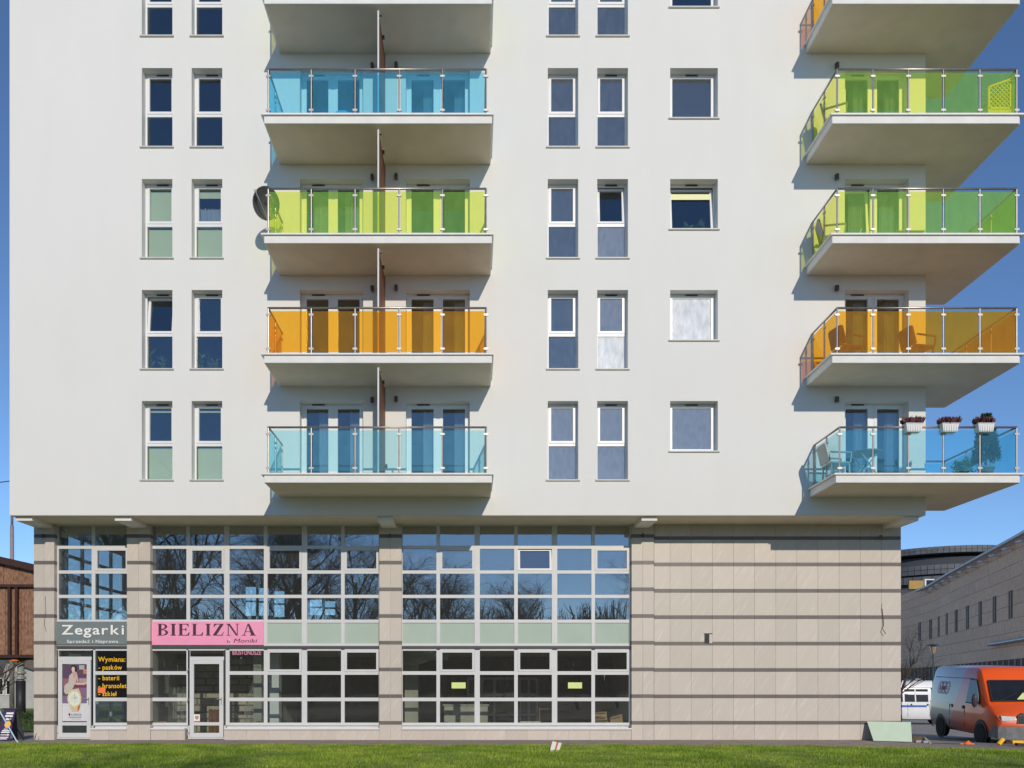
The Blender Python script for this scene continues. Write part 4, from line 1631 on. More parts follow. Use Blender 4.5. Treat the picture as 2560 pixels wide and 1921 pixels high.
Yd = 2.9
drape('plastic_sheet', Yd, X(403, Yd), X(424, Yd), 0.9, Z(1662, Yd), X(408, Yd), X(422, Yd), 'crumpled clear plastic sheet hanging left of the pink sign door', 1, 0.03)
drape('plastic_sheet', Yd + .1, X(425, Yd), X(468, Yd), 0.05, Z(1715, Yd), X(432, Yd), X(460, Yd), 'clear plastic sheet gathered over a low frame left of the door', 2, 0.05)
drape('plastic_sheet', Yd + .2, X(588, Yd), X(664, Yd), 0.05, Z(1655, Yd), X(640, Yd), X(665, Yd), 'tall clear plastic sheet slung behind the BIUSTONOSZE pane', 3, 0.05)
cv = folded(X(518, Yd), X(556, Yd), Yd + 0.1, 0.05, Z(1772, Yd), 0.05, 30, 9).build('draped_cloth', mat('copper_brown_cloth', (0.36, 0.17, 0.1, 1), 0.6, 0.3, 9, stretch=(6, 6, .4)), None)
tag(cv, 'brown pleated cloth bundle behind the second door', 'cloth')


def stack(y, x0, x1, z0, rows, n, m, nm, lab, cat, grp):
    w = (x1 - x0) / n
    for j in range(rows):
        for i in range(n):
            o = MB().cbox(x0 + i * w + 0.004, x0 + (i + 1) * w - 0.004, y, y + 0.12, z0 + j * 0.075, z0 + j * 0.075 + 0.068, 0.004).build(nm, m)
            tag(o, lab, cat, grp)


zin = zl_[3] - 0.02
for a, b, m, zt2 in ((gx(376), gx(467), M['shop_wall'], 0), (gx(565), gx(950), M['shop_wall'], 0), (gx(1004), gx(1577), M['shop_wall'], 0), (gx(235), gx(320), M['shop_wall'], 0)):
    MB().box(a, b, YG + 0.301, YG + 0.55, 0.03, zin).build('inner_ledge', M['shop_wall'], B)
    MB().box(a, b, YG + 0.065, YG + 0.3, zpl - 0.02, zin - 0.002).build('inner_ledge', M['white'], B)
stack(YG + 0.33, X(391, YG + .4), X(405, YG + .4), zin, 1, 1, M['brick'], 'brick', 'left one of two red bricks on the ledge left of the second door', 'brick', 'bricks on the shop ledge')
stack(YG + 0.33, X(405, YG + .4), X(419, YG + .4), zin, 1, 1, M['brick'], 'brick', 'right one of two red bricks on the ledge left of the second door', 'brick', 'bricks on the shop ledge')
stack(YG + 0.33, X(642, YG + .4), X(660, YG + .4), zin, 1, 1, M['brick'], 'brick', 'red brick on the ledge under the BIUSTONOSZE pane', 'brick', 'single brick')
for _i, _w in enumerate(('left', 'middle', 'right')):
    stack(YG + 0.33, X(1300 + 17 * _i, YG + .4), X(1317 + 17 * _i, YG + .4), zin, 1, 1, M['foam'], 'insulation_block', _w + ' one of three pale blocks in a row on the shop ledge', 'block', 'pale blocks on the ledge')
for i, (a, b, c, d, rot, lab) in enumerate(((1477, 1519, 1808, 1802, 0.0, 'flattened cardboard sheet at the bottom of the pile near the tiled wall'), (1482, 1517, 1801, 1793, -0.04, 'cardboard tray in the middle of the pile near the tiled wall'),
                                          (1486, 1515, 1792, 1778, 0.05, 'torn cardboard box on top of the pile near the tiled wall'), (1524, 1556, 1808, 1787, -0.12, 'crumpled cardboard box leaning right of the pile'))):
    yy = YG + 0.40
    w, h = (b - a) / sc_(yy), (c - d) / sc_(yy)
    mb = MB()
    mb.add([(-w / 2, -.1, 0), (w / 2, -.1, 0), (w / 2, .1, 0), (-w / 2, .1, 0), (-w * .42, -.11, h * .8), (w * .5, -.09, h), (w * .46, .1, h * .92), (-w * .5, .09, h * .7)],
           [(0, 3, 2, 1), (0, 1, 5, 4), (1, 2, 6, 5), (2, 3, 7, 6), (3, 0, 4, 7), (4, 5, 6, 7)])
    mb.add([(-w * .42, -.115, h * .8), (w * .5, -.095, h), (w * .4, -.16, h * .75), (-w * .3, -.17, h * .62)], [(0, 1, 2, 3)])
    o = mb.build('cardboard_box', M['card'])
    o.location = ((X(a, yy) + X(b, yy)) / 2, yy, Z(c, yy) + (0.0 if i else 0.0))
    o.rotation_euler = (0, rot, 0)
    tag(o, lab, 'cardboard')


# ------------------------------------------------------------------ things on the balconies
def chair(loc, rz, m, label, s=1.0):
    t = empty('garden_chair', loc, rz)
    tag(t, label, 'chair', 'balcony chairs')
    w, d, sh, bh = 0.27 * s, 0.26 * s, 0.42 * s, 0.92 * s
    MB().box(-w, w, -d, d, sh - 0.04, sh).build('seat', m, t)
    mb = MB()
    mb.prism([(-w, sh + .02), (w, sh + .02), (w * .95, bh - .04), (w * .7, bh), (-w * .7, bh), (-w * .95, bh - .04)], d - 0.02, d + 0.02)
    o = mb.build('backrest', m, t)
    o.data.transform(Matrix.Translation((0, d, sh)) @ Matrix.Rotation(R(-14), 4, 'X') @ Matrix.Translation((0, -d, -sh)))
    for sx in (-1, 1):
        for sy in (-1, 1):
            MB().bar((sx * w * .95, sy * d * .9, 0), (sx * w * .9, sy * d * .85, sh - 0.04), 0.035).build('leg', m, t)
        MB().bar((sx * (w + 0.02), -d, sh + 0.22 * s), (sx * (w + 0.02), d, sh + 0.24 * s), 0.05, 0.03).bar((sx * (w + 0.02), -d * .9, sh - 0.03), (sx * (w + 0.02), -d, sh + 0.21 * s), 0.03).build('armrest', m, t)
    return t


def slab_top(k):
    return S0 + ST * k + 0.232


M['plasticbr'] = mat('brown_plastic', (0.16, 0.10, 0.07, 1), 0.6, 0.1)
M['plasticgr'] = mat('grey_garden_plastic', (0.30, 0.30, 0.30, 1), 0.6, 0.1)
M['teal'] = mat('painted_wood_pale', (0.45, 0.50, 0.48, 1), 0.6, 0.1)
chair((9.55, -0.85, slab_top(1)), R(105), M['plasticbr'], 'brown plastic chair near the door on the orange corner balcony')
chair((11.35, -0.85, slab_top(1)), R(100), M['plasticbr'], 'brown plastic chair near the building corner on the orange corner balcony')
chair((9.35, -0.7, slab_top(3)), R(60), M['plasticgr'], 'grey chair on the upper lime corner balcony')
chair((9.25, -0.85, slab_top(0)), R(90), M['teal'], 'pale wooden armchair beside the round table on the blue corner balcony')
chair((9.3, -0.55, slab_top(2)), R(75), M['plasticgr'], 'grey chair at the left end of the lower lime corner balcony')

tb = empty('round_table', (10.0, -0.85, slab_top(0)))
tag(tb, 'round folding table on the blue corner balcony', 'table')
MB().lathe([(0.0, 0.68), (0.40, 0.68), (0.41, 0.695), (0.40, 0.71), (0.0, 0.71)], n=24).build('table_top', M['plasticgr'], tb)
for a, b in (((-.28, -.2, 0), (.22, -.2, .68)), ((.28, -.2, 0), (-.22, -.2, .68)), ((-.28, .2, 0), (.22, .2, .68)), ((.28, .2, 0), (-.22, .2, .68))):
    MB().bar(a, b, 0.04, 0.025).build('leg', M['teal'], tb)

tb = empty('low_table', (11.0, -0.85, slab_top(2)))
tag(tb, 'low dark table on the lower lime corner balcony', 'table')
MB().box(-.36, .36, -.3, .3, .30, .33).build('table_top', M['plasticgr'], tb)
for a in (-.32, .32):
    for b in (-.26, .26):
        MB().box(a - .02, a + .02, b - .02, b + .02, 0, .30).build('leg', M['plasticgr'], tb)
o = MB().cbox(-.24, .24, -.16, .16, 0, .17, .02).box(-.25, .25, -.155, .165, .172, .2).build('storage_box', M['white'])
o.location = (9.62, -1.1, slab_top(2))
tag(o, 'low white plastic box on the lower lime corner balcony', 'box')
o = MB().tube([(0, 0, 0.03), (0.36, 0.35, 0.78)], 0.012, 8).box(-.13, .13, -.03, .03, 0, .06).build('broom', M['white'])
o.location = (9.75, -0.75, slab_top(2))
tag(o, 'pale broom leaning on the lower lime corner balcony', 'broom')

# lattice screen at the right end of the upper lime balcony
lt = empty('lattice_screen', (0, 0, 0))
tag(lt, 'wooden lattice screen with a sloping top on the upper lime balcony', 'lattice screen')
z0 = slab_top(3)
ly = -1.35
M['pine'] = mat('pale_pine', (0.72, 0.66, 0.34, 1), 0.7, 0.08, 8)
lx0, lx1 = (2472 - VX) / sc_(ly), (2526 - VX) / sc_(ly)
hl, hr = 0.83, 1.02
for a, b in (((lx0, ly, z0), (lx0, ly, z0 + hl)), ((lx1, ly, z0), (lx1, ly, z0 + hr)), ((lx0, ly, z0 + hl), (lx1, ly, z0 + hr)), ((lx0, ly, z0 + .3), (lx1, ly, z0 + .3)), ((lx0, ly, z0 + .02), (lx1, ly, z0 + .02))):
    MB().bar(a, b, 0.05, 0.04, up=(0, 1, 0)).build('rail', M['pine'], lt)
for i in range(3):
    MB().box(lx0 + .03, lx1 - .03, ly - .008, ly + .008, z0 + .035 + i * .082, z0 + .112 + i * .082).build('board', M['pine'], lt)
for i in range(-5, 8):
    for s in (1, -1):
        x = lx0 + i * 0.11
        pts = []
        for j in range(41):
            t = j / 40
            xx = x + t * 0.75 if s == 1 else lx1 - (x - lx0) - t * 0.75
            zz = z0 + .31 + t * .75
            top = z0 + hl + (hr - hl) * (xx - lx0) / (lx1 - lx0)
            if lx0 + .02 < xx < lx1 - .02 and zz < top - .02:
                pts.append((xx, ly + 0.007 * s, zz))
        if len(pts) > 2:
            MB().bar(pts[0], pts[-1], 0.022, 0.01, up=(0, 1, 0)).build('slat', M['pine'], lt)
o = MB().box(lx1 + 0.02, lx1 + 0.06, ly - .02, ly + .5, z0, z0 + 1.0).build('side_board', M['pine'], lt)

# satellite dish at the left end of the middle lime balcony
ds = empty('satellite_dish', (0, 0, 0))
tag(ds, 'dark grey satellite dish at the left end of the middle lime balcony', 'satellite dish')
dy = -0.85
dc = Vector(((664 - VX) / sc_(dy), dy, Z(510, dy)))
prof = [(0.0, 0.0)] + [(0.36 * i / 6, -0.09 * (i / 6) ** 2) for i in range(1, 7)] + [(0.37, -0.092), (0.365, -0.075)] + [(0.36 * i / 6, 0.012 - 0.09 * (i / 6) ** 2) for i in range(5, -1, -1)]
d = MB().lathe(prof, n=28, axis='y').build('reflector', M['dgrey'], ds, True)
d.location = dc
d.rotation_euler = (R(22), 0, R(24))
d.scale = (0.92, 1, 1.05)
MB().tube([dc + Vector((.04, -.02, -.36)), dc + Vector((-.08, -.32, -.08)), dc + Vector((-.16, -.42, .10))], 0.012, 8).build('arm', M['clamp'], ds)
MB().tube([dc + Vector((-.155, -.415, .08)), dc + Vector((-.17, -.36, .13))], 0.035, 10).build('receiver_head', M['white'], ds)
MB().tube([dc + Vector((0, .03, 0)), dc + Vector((.02, .12, -.1)), (pc[0], dy, dc.z - .12)], 0.02, 8).build('bracket', M['clamp'], ds)

# airer leaning by the partition on the middle lime balcony
o = MB()
for i in range(5):
    o.bar((XD - .55 + .09 * i, -.55, 0), (XD - .12 - .01 * i, -.35, .62 - .03 * i), .018)
o.bar((XD - .55, -.55, .01), (XD - .15, -.55, .01), .02).bar((XD - .12, -.35, .62), (XD - .14, -.36, .40), .02)
o = o.build('clothes_airer', M['dgrey'])
o.location = (0, 0, slab_top(2))
tag(o, 'folded dark clothes airer leaning by the timber partition, lime balcony', 'clothes airer')
# blue swing-bin like seat on the middle blue balcony
o = MB().prism([(-.24, 0), (.24, 0), (.22, .62), (.1, .70), (-.1, .70), (-.24, .60)], -.02, .3).box(-.1, .1, -.03, -.021, .6, .64).build('storage_bin', mat('sky_blue_plastic', (0.12, 0.5, 0.72, 1), .5, .05))
o.location = (X(866), -0.7, slab_top(3))
tag(o, 'bright blue bin standing on the middle blue balcony', 'bin')


# planters and shrubs
def leaf_cloud(n, size, seed, shape, m, name, parent):
    """many small leaf faces; shape(r) -> point"""
    r = random.Random(seed)
    vs, fs = [], []
    for i in range(n):
        p, d = shape(r)
        p, d = Vector(p), Vector(d).normalized()
        q = d.cross(Vector((r.uniform(-1, 1), r.uniform(-1, 1), r.uniform(-1, 1)))).normalized()
        L_, w = size * r.uniform(.6, 1.3), size * .22
        b = len(vs)
        vs += [p - q * w * .3, p + d * L_ * .5 + q * w, p + d * L_, p + d * L_ * .5 - q * w]
        fs.append((b, b + 1, b + 2, b + 3))
    o = obj(name, vs, fs, m, parent)
    o['kind'] = 'stuff'
    return o


M['heather'] = mat('dark_red_heather', (0.17, 0.07, 0.08, 1), 0.8, 0.3, 30)
M['conifer'] = mat('conifer_green', (0.035, 0.07, 0.04, 1), 0.8, 0.3, 20)
M['leaf'] = mat('leaf_green', (0.10, 0.18, 0.05, 1), 0.6, 0.25, 20)
M['terra'] = mat('terracotta', (0.36, 0.13, 0.08, 1), 0.8, 0.1)
zr = S0 + 1.39
for i, px in enumerate((2281, 2371, 2460)):
    yy = -1.56
    x = (px - VX) / sc_(yy)
    pl = empty('planter_box', (x, yy, zr))
    pl.scale = (.86, .86, .86)
    tag(pl, 'white planter with dark red heather on the corner balcony rail, ' + ('nearest the door', 'middle one', 'nearest the conifer')[i], 'planter', 'rail planters')
    mb = MB()
    a, b, c = .20, .235, .10
    mb.add([(-a, -c, -.17), (a, -c, -.17), (a, c, -.17), (-a, c, -.17), (-b, -c - .02, .05), (b, -c - .02, .05), (b, c + .02, .05), (-b, c + .02, .05)],
           [(0, 3, 2, 1), (4, 5, 6, 7), (0, 1, 5, 4), (1, 2, 6, 5), (2, 3, 7, 6), (3, 0, 4, 7)])
    for j in range(6):
        xx = -.17 + j * .068
        mb.box(xx - .012, xx + .012, -c - .026, -c, -.15, .03)
    mb.build('box', M['white'], pl)
    MB().box(-b - .012, b + .012, -c - .034, c + .034, .051, .068).build('rim', M['white'], pl)
    leaf_cloud(620, .19, i, lambda r: ((r.uniform(-.22, .22), r.uniform(-.1, .1), .05), (r.gauss(0, .45), r.gauss(0, .4), 1.0)), M['heather'], 'heather', pl)
cf = empty('potted_conifer', (13.05, -0.9, slab_top(0)))
tag(cf, 'potted dark conifer at the right end of the blue corner balcony', 'potted plant')
MB().lathe([(0.0, 0), (.13, 0), (.18, .28), (.2, .28), (.2, .34), (.17, .34), (.16, .3), (0, .3)], n=16).build('pot', M['plasticgr'], cf, True)
MB().tube([(0, 0, .3), (0.01, 0, 1.5)], .025, 6, r2=.006).build('trunk', M['wood'], cf)


def cone(r):
    t = r.random() ** .8
    z = .42 + 1.2 * t
    rad = (.27 * (1 - t) ** .8 + .03) * r.uniform(.5, 1)
    a = r.uniform(0, 6.28)
    return (rad * math.cos(a), rad * math.sin(a), z), (math.cos(a), math.sin(a), .9)


leaf_cloud(2600, .11, 5, cone, M['conifer'], 'crown', cf)
sb = empty('potted_shrub', (12.6, -0.7, slab_top(0)))
tag(sb, 'small leafy potted shrub left of the conifer on the blue balcony', 'potted plant')
MB().lathe([(0.0, 0), (.1, 0), (.13, .2), (.12, .2), (0, .18)], n=12).build('pot', M['terra'], sb, True)
leaf_cloud(350, .12, 8, lambda r: ((r.gauss(0, .1), r.gauss(0, .1), r.uniform(.2, .5)), (r.uniform(-1, 1), r.uniform(-1, 1), .6)), M['leaf'], 'foliage', sb)

# house plants standing inside windows
def house_plant(px, k, c, seed, label, tall):
    x = X(px, .5)
    z = (WT + ST * k - WH + 0.06) if c < 4 else (WT + ST * k - SQH + 0.06)
    t = empty('house_plant', (x, .52, z))
    tag(t, label, 'house plant', 'plants behind window panes')
    MB().lathe([(0, 0), (.06, 0), (.08, .12), (.07, .12), (0, .11)], n=12).build('pot', M['terra'], t, True)
    r = random.Random(seed)
    MB().tube([(0, 0, .1), (.02, 0, .1 + tall * .5), (r.uniform(-.05, .05), 0, .1 + tall)], .008, 5).build('stem', M['leaf'], t)
    leaf_cloud(26, .17, seed, lambda q: ((q.uniform(-.05, .05), q.uniform(-.05, .02), .12 + tall * q.random() ** 1.4), (q.uniform(-1, 1), q.uniform(-.6, .2), .5)), M['leaf'], 'foliage', t)


house_plant(375, 1, 0, 1, 'spindly plant in a red pot in the second row leftmost window', .6)
house_plant(410, 1, 0, 2, 'short leafy plant right of the spindly one in the same window', .3)
house_plant(500, 1, 1, 3, 'broad leafed plant in the left half of the second window, second row', .35)
house_plant(535, 1, 1, 4, 'bushy plant in the right half of the second window, second row', .25)
house_plant(1718, 2, 4, 5, 'green plant behind the tilted square window', .16)
house_plant(1750, 2, 4, 6, 'thin plant near the right side of the tilted square window', .2)

# ------------------------------------------------------------------ things round the foot of the building
def P(px, py, d):
    """photo point at distance d from the camera"""
    return Vector(((px - VX) / F * d, d - D0, EYE + (VY - py) / F * d))


def board(name, c, m, parent=None, t=0.015):
    """flat board with thickness through four corner points"""
    c = [Vector(v) for v in c]
    n = (c[1] - c[0]).cross(c[3] - c[0]).normalized() * t
    vs = c + [v + n for v in c]
    return obj(name, vs, [(0, 1, 2, 3), (7, 6, 5, 4), (0, 4, 5, 1), (1, 5, 6, 2), (2, 6, 7, 3), (3, 7, 4, 0)], m, parent)


gp = board('green_panel', [(X(2182, .75), .72, 0.01), (X(2278.5, .75), .72, -.02), (X(2276, 1.15), 1.14, 0.50), (X(2167, 1.15), 1.14, .52)], mat('pale_green_plasterboard', rgb(196, 214, 190), 0.8, 0.04))
tag(gp, 'pale green sheet panel leaning on the foot of the tiled wall', 'panel')
wb = empty('white_board', (0, 0, 0))
tag(wb, 'small white board with an orange stripe stuck in the grass', 'board')
dl = 18.9
cs = [P(1373, 1884, dl), P(1396, 1884, dl), P(1404, 1858, dl), P(1381, 1853.5, dl)]
board('panel', cs, M['white'], wb, 0.012)
mid = lambda a, b, t: a + (b - a) * t
off = Vector((0, -.014, 0))
board('stripe', [mid(cs[0], cs[1], .46) + off, mid(cs[0], cs[1], .66) + off, mid(cs[3], cs[2], .66) + off, mid(cs[3], cs[2], .46) + off], mat('orange_stripe', rgb(205, 110, 60), .7, .1), wb, 0.004)

# builders' leftovers at the right corner
dl = 23.0
def ground_at(px, d):
    p = P(px, 1850, d)
    return Vector((p.x, p.y, lot_h(p.x, p.y) + 0.012))
g = ground_at(2292, 23.2)
o = MB().cbox(-.17, .17, -.1, .1, 0, .17, .01).build('timber_crate', mat('weathered_dark_wood', (.12, .09, .06, 1), .9, .3, 14))
o.location = g
tag(o, 'dark weathered wooden block behind the pale green panel', 'wood block')
for i, (px, d, w) in enumerate(((2296, 22.7, .09), (2312, 22.6, .06))):
    o = MB().cbox(-w, w, -.05, .05, 0, .06, .006).build('paving_brick', mat('pale_concrete_brick', (.42, .40, .37, 1), .9, .1))
    o.location = ground_at(px, d)
    tag(o, ('longer pale brick lying beside the green panel', 'shorter pale brick nearest the plank by the panel')[i], 'brick')
a = ground_at(2312, 23.1) + Vector((0, 0, .13))
b = ground_at(2326, 22.6)
o = MB().bar(a, b, .05, .02).build('plank', M['foam'])
tag(o, 'short pale plank propped on the dark wooden block', 'plank')
M['or_pl'] = mat('bright_orange_plastic', rgb(255, 130, 30), .5, .1)
M['ye_pl'] = mat('bright_yellow_plastic', rgb(255, 196, 40), .5, .06)
g = ground_at(2418, 22.3)
o = MB().bar((-.2, 0, .02), (.2, .02, .02), .05, .03).bar((-.1, -.05, .04), (.12, .06, .05), .06, .03).bar((-.02, 0, .05), (.05, .0, .09), .05).build('barrier_foot', M['or_pl'])
o.location = g
tag(o, 'flattened orange plastic barrier piece before the van wheel', 'plastic piece')
g = ground_at(2503, 21.3)
o = MB().tube([(-.07, 0, .05), (.07, .03, .19)], .055, 14).build('yellow_tube', M['ye_pl'])
o.location = g
tag(o, 'short tilted yellow tube on the ground before the orange van', 'tube')
g = ground_at(2544, 21.6)
o = MB().tube([(-.16, 0, .09), (.14, 0, .09)], .055, 14).build('yellow_tube', M['ye_pl'])
o.location = g
tag(o, 'yellow tube lying level at the right edge before the orange van', 'tube')
o = MB().bar(g + Vector((-.32, 0, .10)), g + Vector((-.17, 0, .09)), .05).bar(g + Vector((-.2, -.25, .06)), g + Vector((.6, -.2, .0)), .12, .07).build('dark_beam', mat('dark_brown_beam', (.08, .05, .04, 1), .9, .2))
tag(o, 'dark beam lying under the yellow tubes at the right edge', 'beam')
# stub of reinforcing rod by the corner pilaster, cable ends on the tiles
o = MB().tube([(X(84, .9), .9, 0), (X(91, .95), .95, .21)], .008, 6).tube([(X(88, .92), .92, 0), (X(89.5, .94), .94, .15)], .006, 6).build('steel_rod', M['lamp'])
tag(o, 'bent dark steel rod at the foot of the corner pilaster', 'rod')
o = MB().tube([(X(p, YP), YP - .008, Z(q, YP)) for p, q in ((113.5, 1492), (114, 1510), (115, 1530), (112, 1550), (111.5, 1562), (115.5, 1579))], .006, 6).build('cable_end', M['lamp'])
tag(o, 'loose cable hanging from the corner pilaster', 'cable')
o = MB().tube([(X(p, YB), YB - .008, Z(q, YB)) for p, q in ((2205, 1510), (2203, 1522), (2206, 1540), (2207, 1565), (2201, 1580), (2208, 1590))], .006, 6)
o.tube([(X(p, YB), YB - .012, Z(q, YB)) for p, q in ((2205, 1522), (2208, 1550), (2209, 1565), (2206, 1572), (2214, 1585))], .005, 6)
o = o.build('cable_end', M['lamp'])
tag(o, 'loose tangled cable hanging from the blank tiled wall', 'cable')
for px, py in ((975, 1338), (1607, 1338), (2200, 1342), (109, 1339)):
    w = MB().box(X(px, YP) - .02, X(px, YP) + .02, YP - .09, YP - .001, Z(py, YP) - .04, Z(py, YP) + .03).tube([(X(px, YP), YP - .07, Z(py, YP) - .02), (X(px, YP), YP - .1, Z(py, YP) - .08)], .022, 8).build('spot_lamp', M['lamp'], B)


# ------------------------------------------------------------------ vehicles
def loft(sections):
    """sections: list of (x, [(y,z)...]) closed rings"""
    mb = MB()
    n = len(sections[0][1])
    for x, ring in sections:
        mb.v += [(x, y, z) for y, z in ring]
    for i in range(len(sections) - 1):
        for j in range(n):
            a, b = i * n + j, i * n + (j + 1) % n
            mb.f.append((a, a + n, b + n, b))
    mb.f.append(tuple(range(n)))
    mb.f.append(tuple(range(len(sections) * n - 1, (len(sections) - 1) * n - 1, -1)))
    return mb


def van_ring(w, zb, zt):
    zm = min(1.08, zt - .16)
    wr = w - .15 * max(0, (zt - 1.08)) / 1.15
    half = [(w * .9, zb), (w, zb + .14), (w + .015, (zb + zm) / 2), (w, zm), (w - .06 * max(0, zt - 1.2), zm + (zt - zm) * .5), (wr, zt - .14), (wr - .05, zt - .05), (wr - .2, zt), (0.0, zt + .015)]
    return half + [(-y, z) for y, z in half[-2::-1]]


def van_y(z):
    if z < 1.08:
        return .965
    return .96 - .066 * (z - 1.08) / .61 if z < 1.69 else .894 - .09 * (z - 1.69) / .47


def wheel(parent, x, y, side, rad=.32):
    t = MB().lathe([(rad * .62, -.1), (rad * .95, -.1), (rad, -.07), (rad, .07), (rad * .95, .1), (rad * .62, .1)], n=24, axis='y').build('wheel', M['rubber'], parent, False)
    t.location = (x, y, rad)
    rm_ = MB().lathe([(0.0, -.075), (rad * .2, -.08), (rad * .25, -.05), (rad * .55, -.04), (rad * .62, -.085), (rad * .66, -.085), (rad * .64, .05), (0, .05)], n=20, axis='y')
    r_ = rm_.build('rim', M['rim'], t)
    if side > 0:
        r_.rotation_euler = (0, 0, R(180))
    for i in range(6):
        a = i * math.pi / 3
        c = (math.cos(a) * rad * .4, -.05 * (1 if side < 0 else -1), math.sin(a) * rad * .4)
        MB().lathe([(0, -.012), (.03, -.012), (.03, .012), (0, .012)], c, 8, 'y').build('wheel_slot', M['black'], t)
    return t


def paint_two(name, c_rear, c_sky_sheen, c_front):
    """livery: colour changes along the length on a slanted line, middle band painted as sky sheen"""
    m, N, L = new_mat(name)
    p = N['Principled BSDF']
    p.inputs['Roughness'].default_value = 0.28
    p.inputs['Coat Weight'].default_value = 0.4
    tc = N.new('ShaderNodeTexCoord')
    sp = N.new('ShaderNodeSeparateXYZ')
    L.new(tc.outputs['Object'], sp.inputs[0])
    a = N.new('ShaderNodeMath')
    a.operation = 'MULTIPLY_ADD'
    a.inputs[1].default_value = -0.42
    L.new(sp.outputs[2], a.inputs[0])
    L.new(sp.outputs[0], a.inputs[2])
    mr = N.new('ShaderNodeMapRange')
    mr.inputs[1].default_value = -3.5
    mr.inputs[2].default_value = 2.5
    L.new(a.outputs[0], mr.inputs[0])
    cr = N.new('ShaderNodeValToRGB')
    cr.color_ramp.interpolation = 'CONSTANT'
    e = cr.color_ramp.elements
    e[0].position, e[0].color = 0.0, c_rear
    e[1].position, e[1].color = 0.44, c_sky_sheen  # pinkish band paints a sky reflection into the orange
    x = e.new(0.575)
    x.color = c_front
    L.new(mr.outputs[0], cr.inputs[0])
    nz = N.new('ShaderNodeTexNoise')
    nz.inputs['Scale'].default_value = 5
    nz.inputs['Detail'].default_value = 6
    L.new(tc.outputs['Object'], nz.inputs['Vector'])
    dz = N.new('ShaderNodeMapRange')          # road dirt thickens towards the sills
    dz.inputs[1].default_value = 1.1
    dz.inputs[2].default_value = 0.3
    dz.inputs[3].default_value = 0.0
    dz.inputs[4].default_value = 0.8
    L.new(sp.outputs[2], dz.inputs[0])
    dm = N.new('ShaderNodeMath')
    dm.operation = 'MULTIPLY'
    L.new(dz.outputs[0], dm.inputs[0])
    L.new(nz.outputs[0], dm.inputs[1])
    mx = N.new('ShaderNodeMix')
    mx.data_type = 'RGBA'
    L.new(dm.outputs[0], mx.inputs[0])
    L.new(cr.outputs[0], mx.inputs[6])
    mx.inputs[7].default_value = (0.16, 0.13, 0.10, 1)
    L.new(mx.outputs[2], p.inputs['Base Color'])
    return m


M['glassdark'] = mat('dark_vehicle_glass', (0.018, 0.02, 0.026, 1), 0.06, 0.2, 3, spec=0.35)
M['headlight'] = mat('headlight_lens', (0.75, 0.76, 0.78, 1), 0.1, 0.1, 20, spec=.8)
M['amber'] = mat('indicator_lens', (0.35, 0.25, 0.18, 1), 0.2, 0.05)
M['plate'] = mat('number_plate', (0.6, 0.62, 0.66, 1), 0.5)


M['bumper'] = mat('scuffed_grey_bumper', (.20, .20, .20, 1), .6, .2, 8)


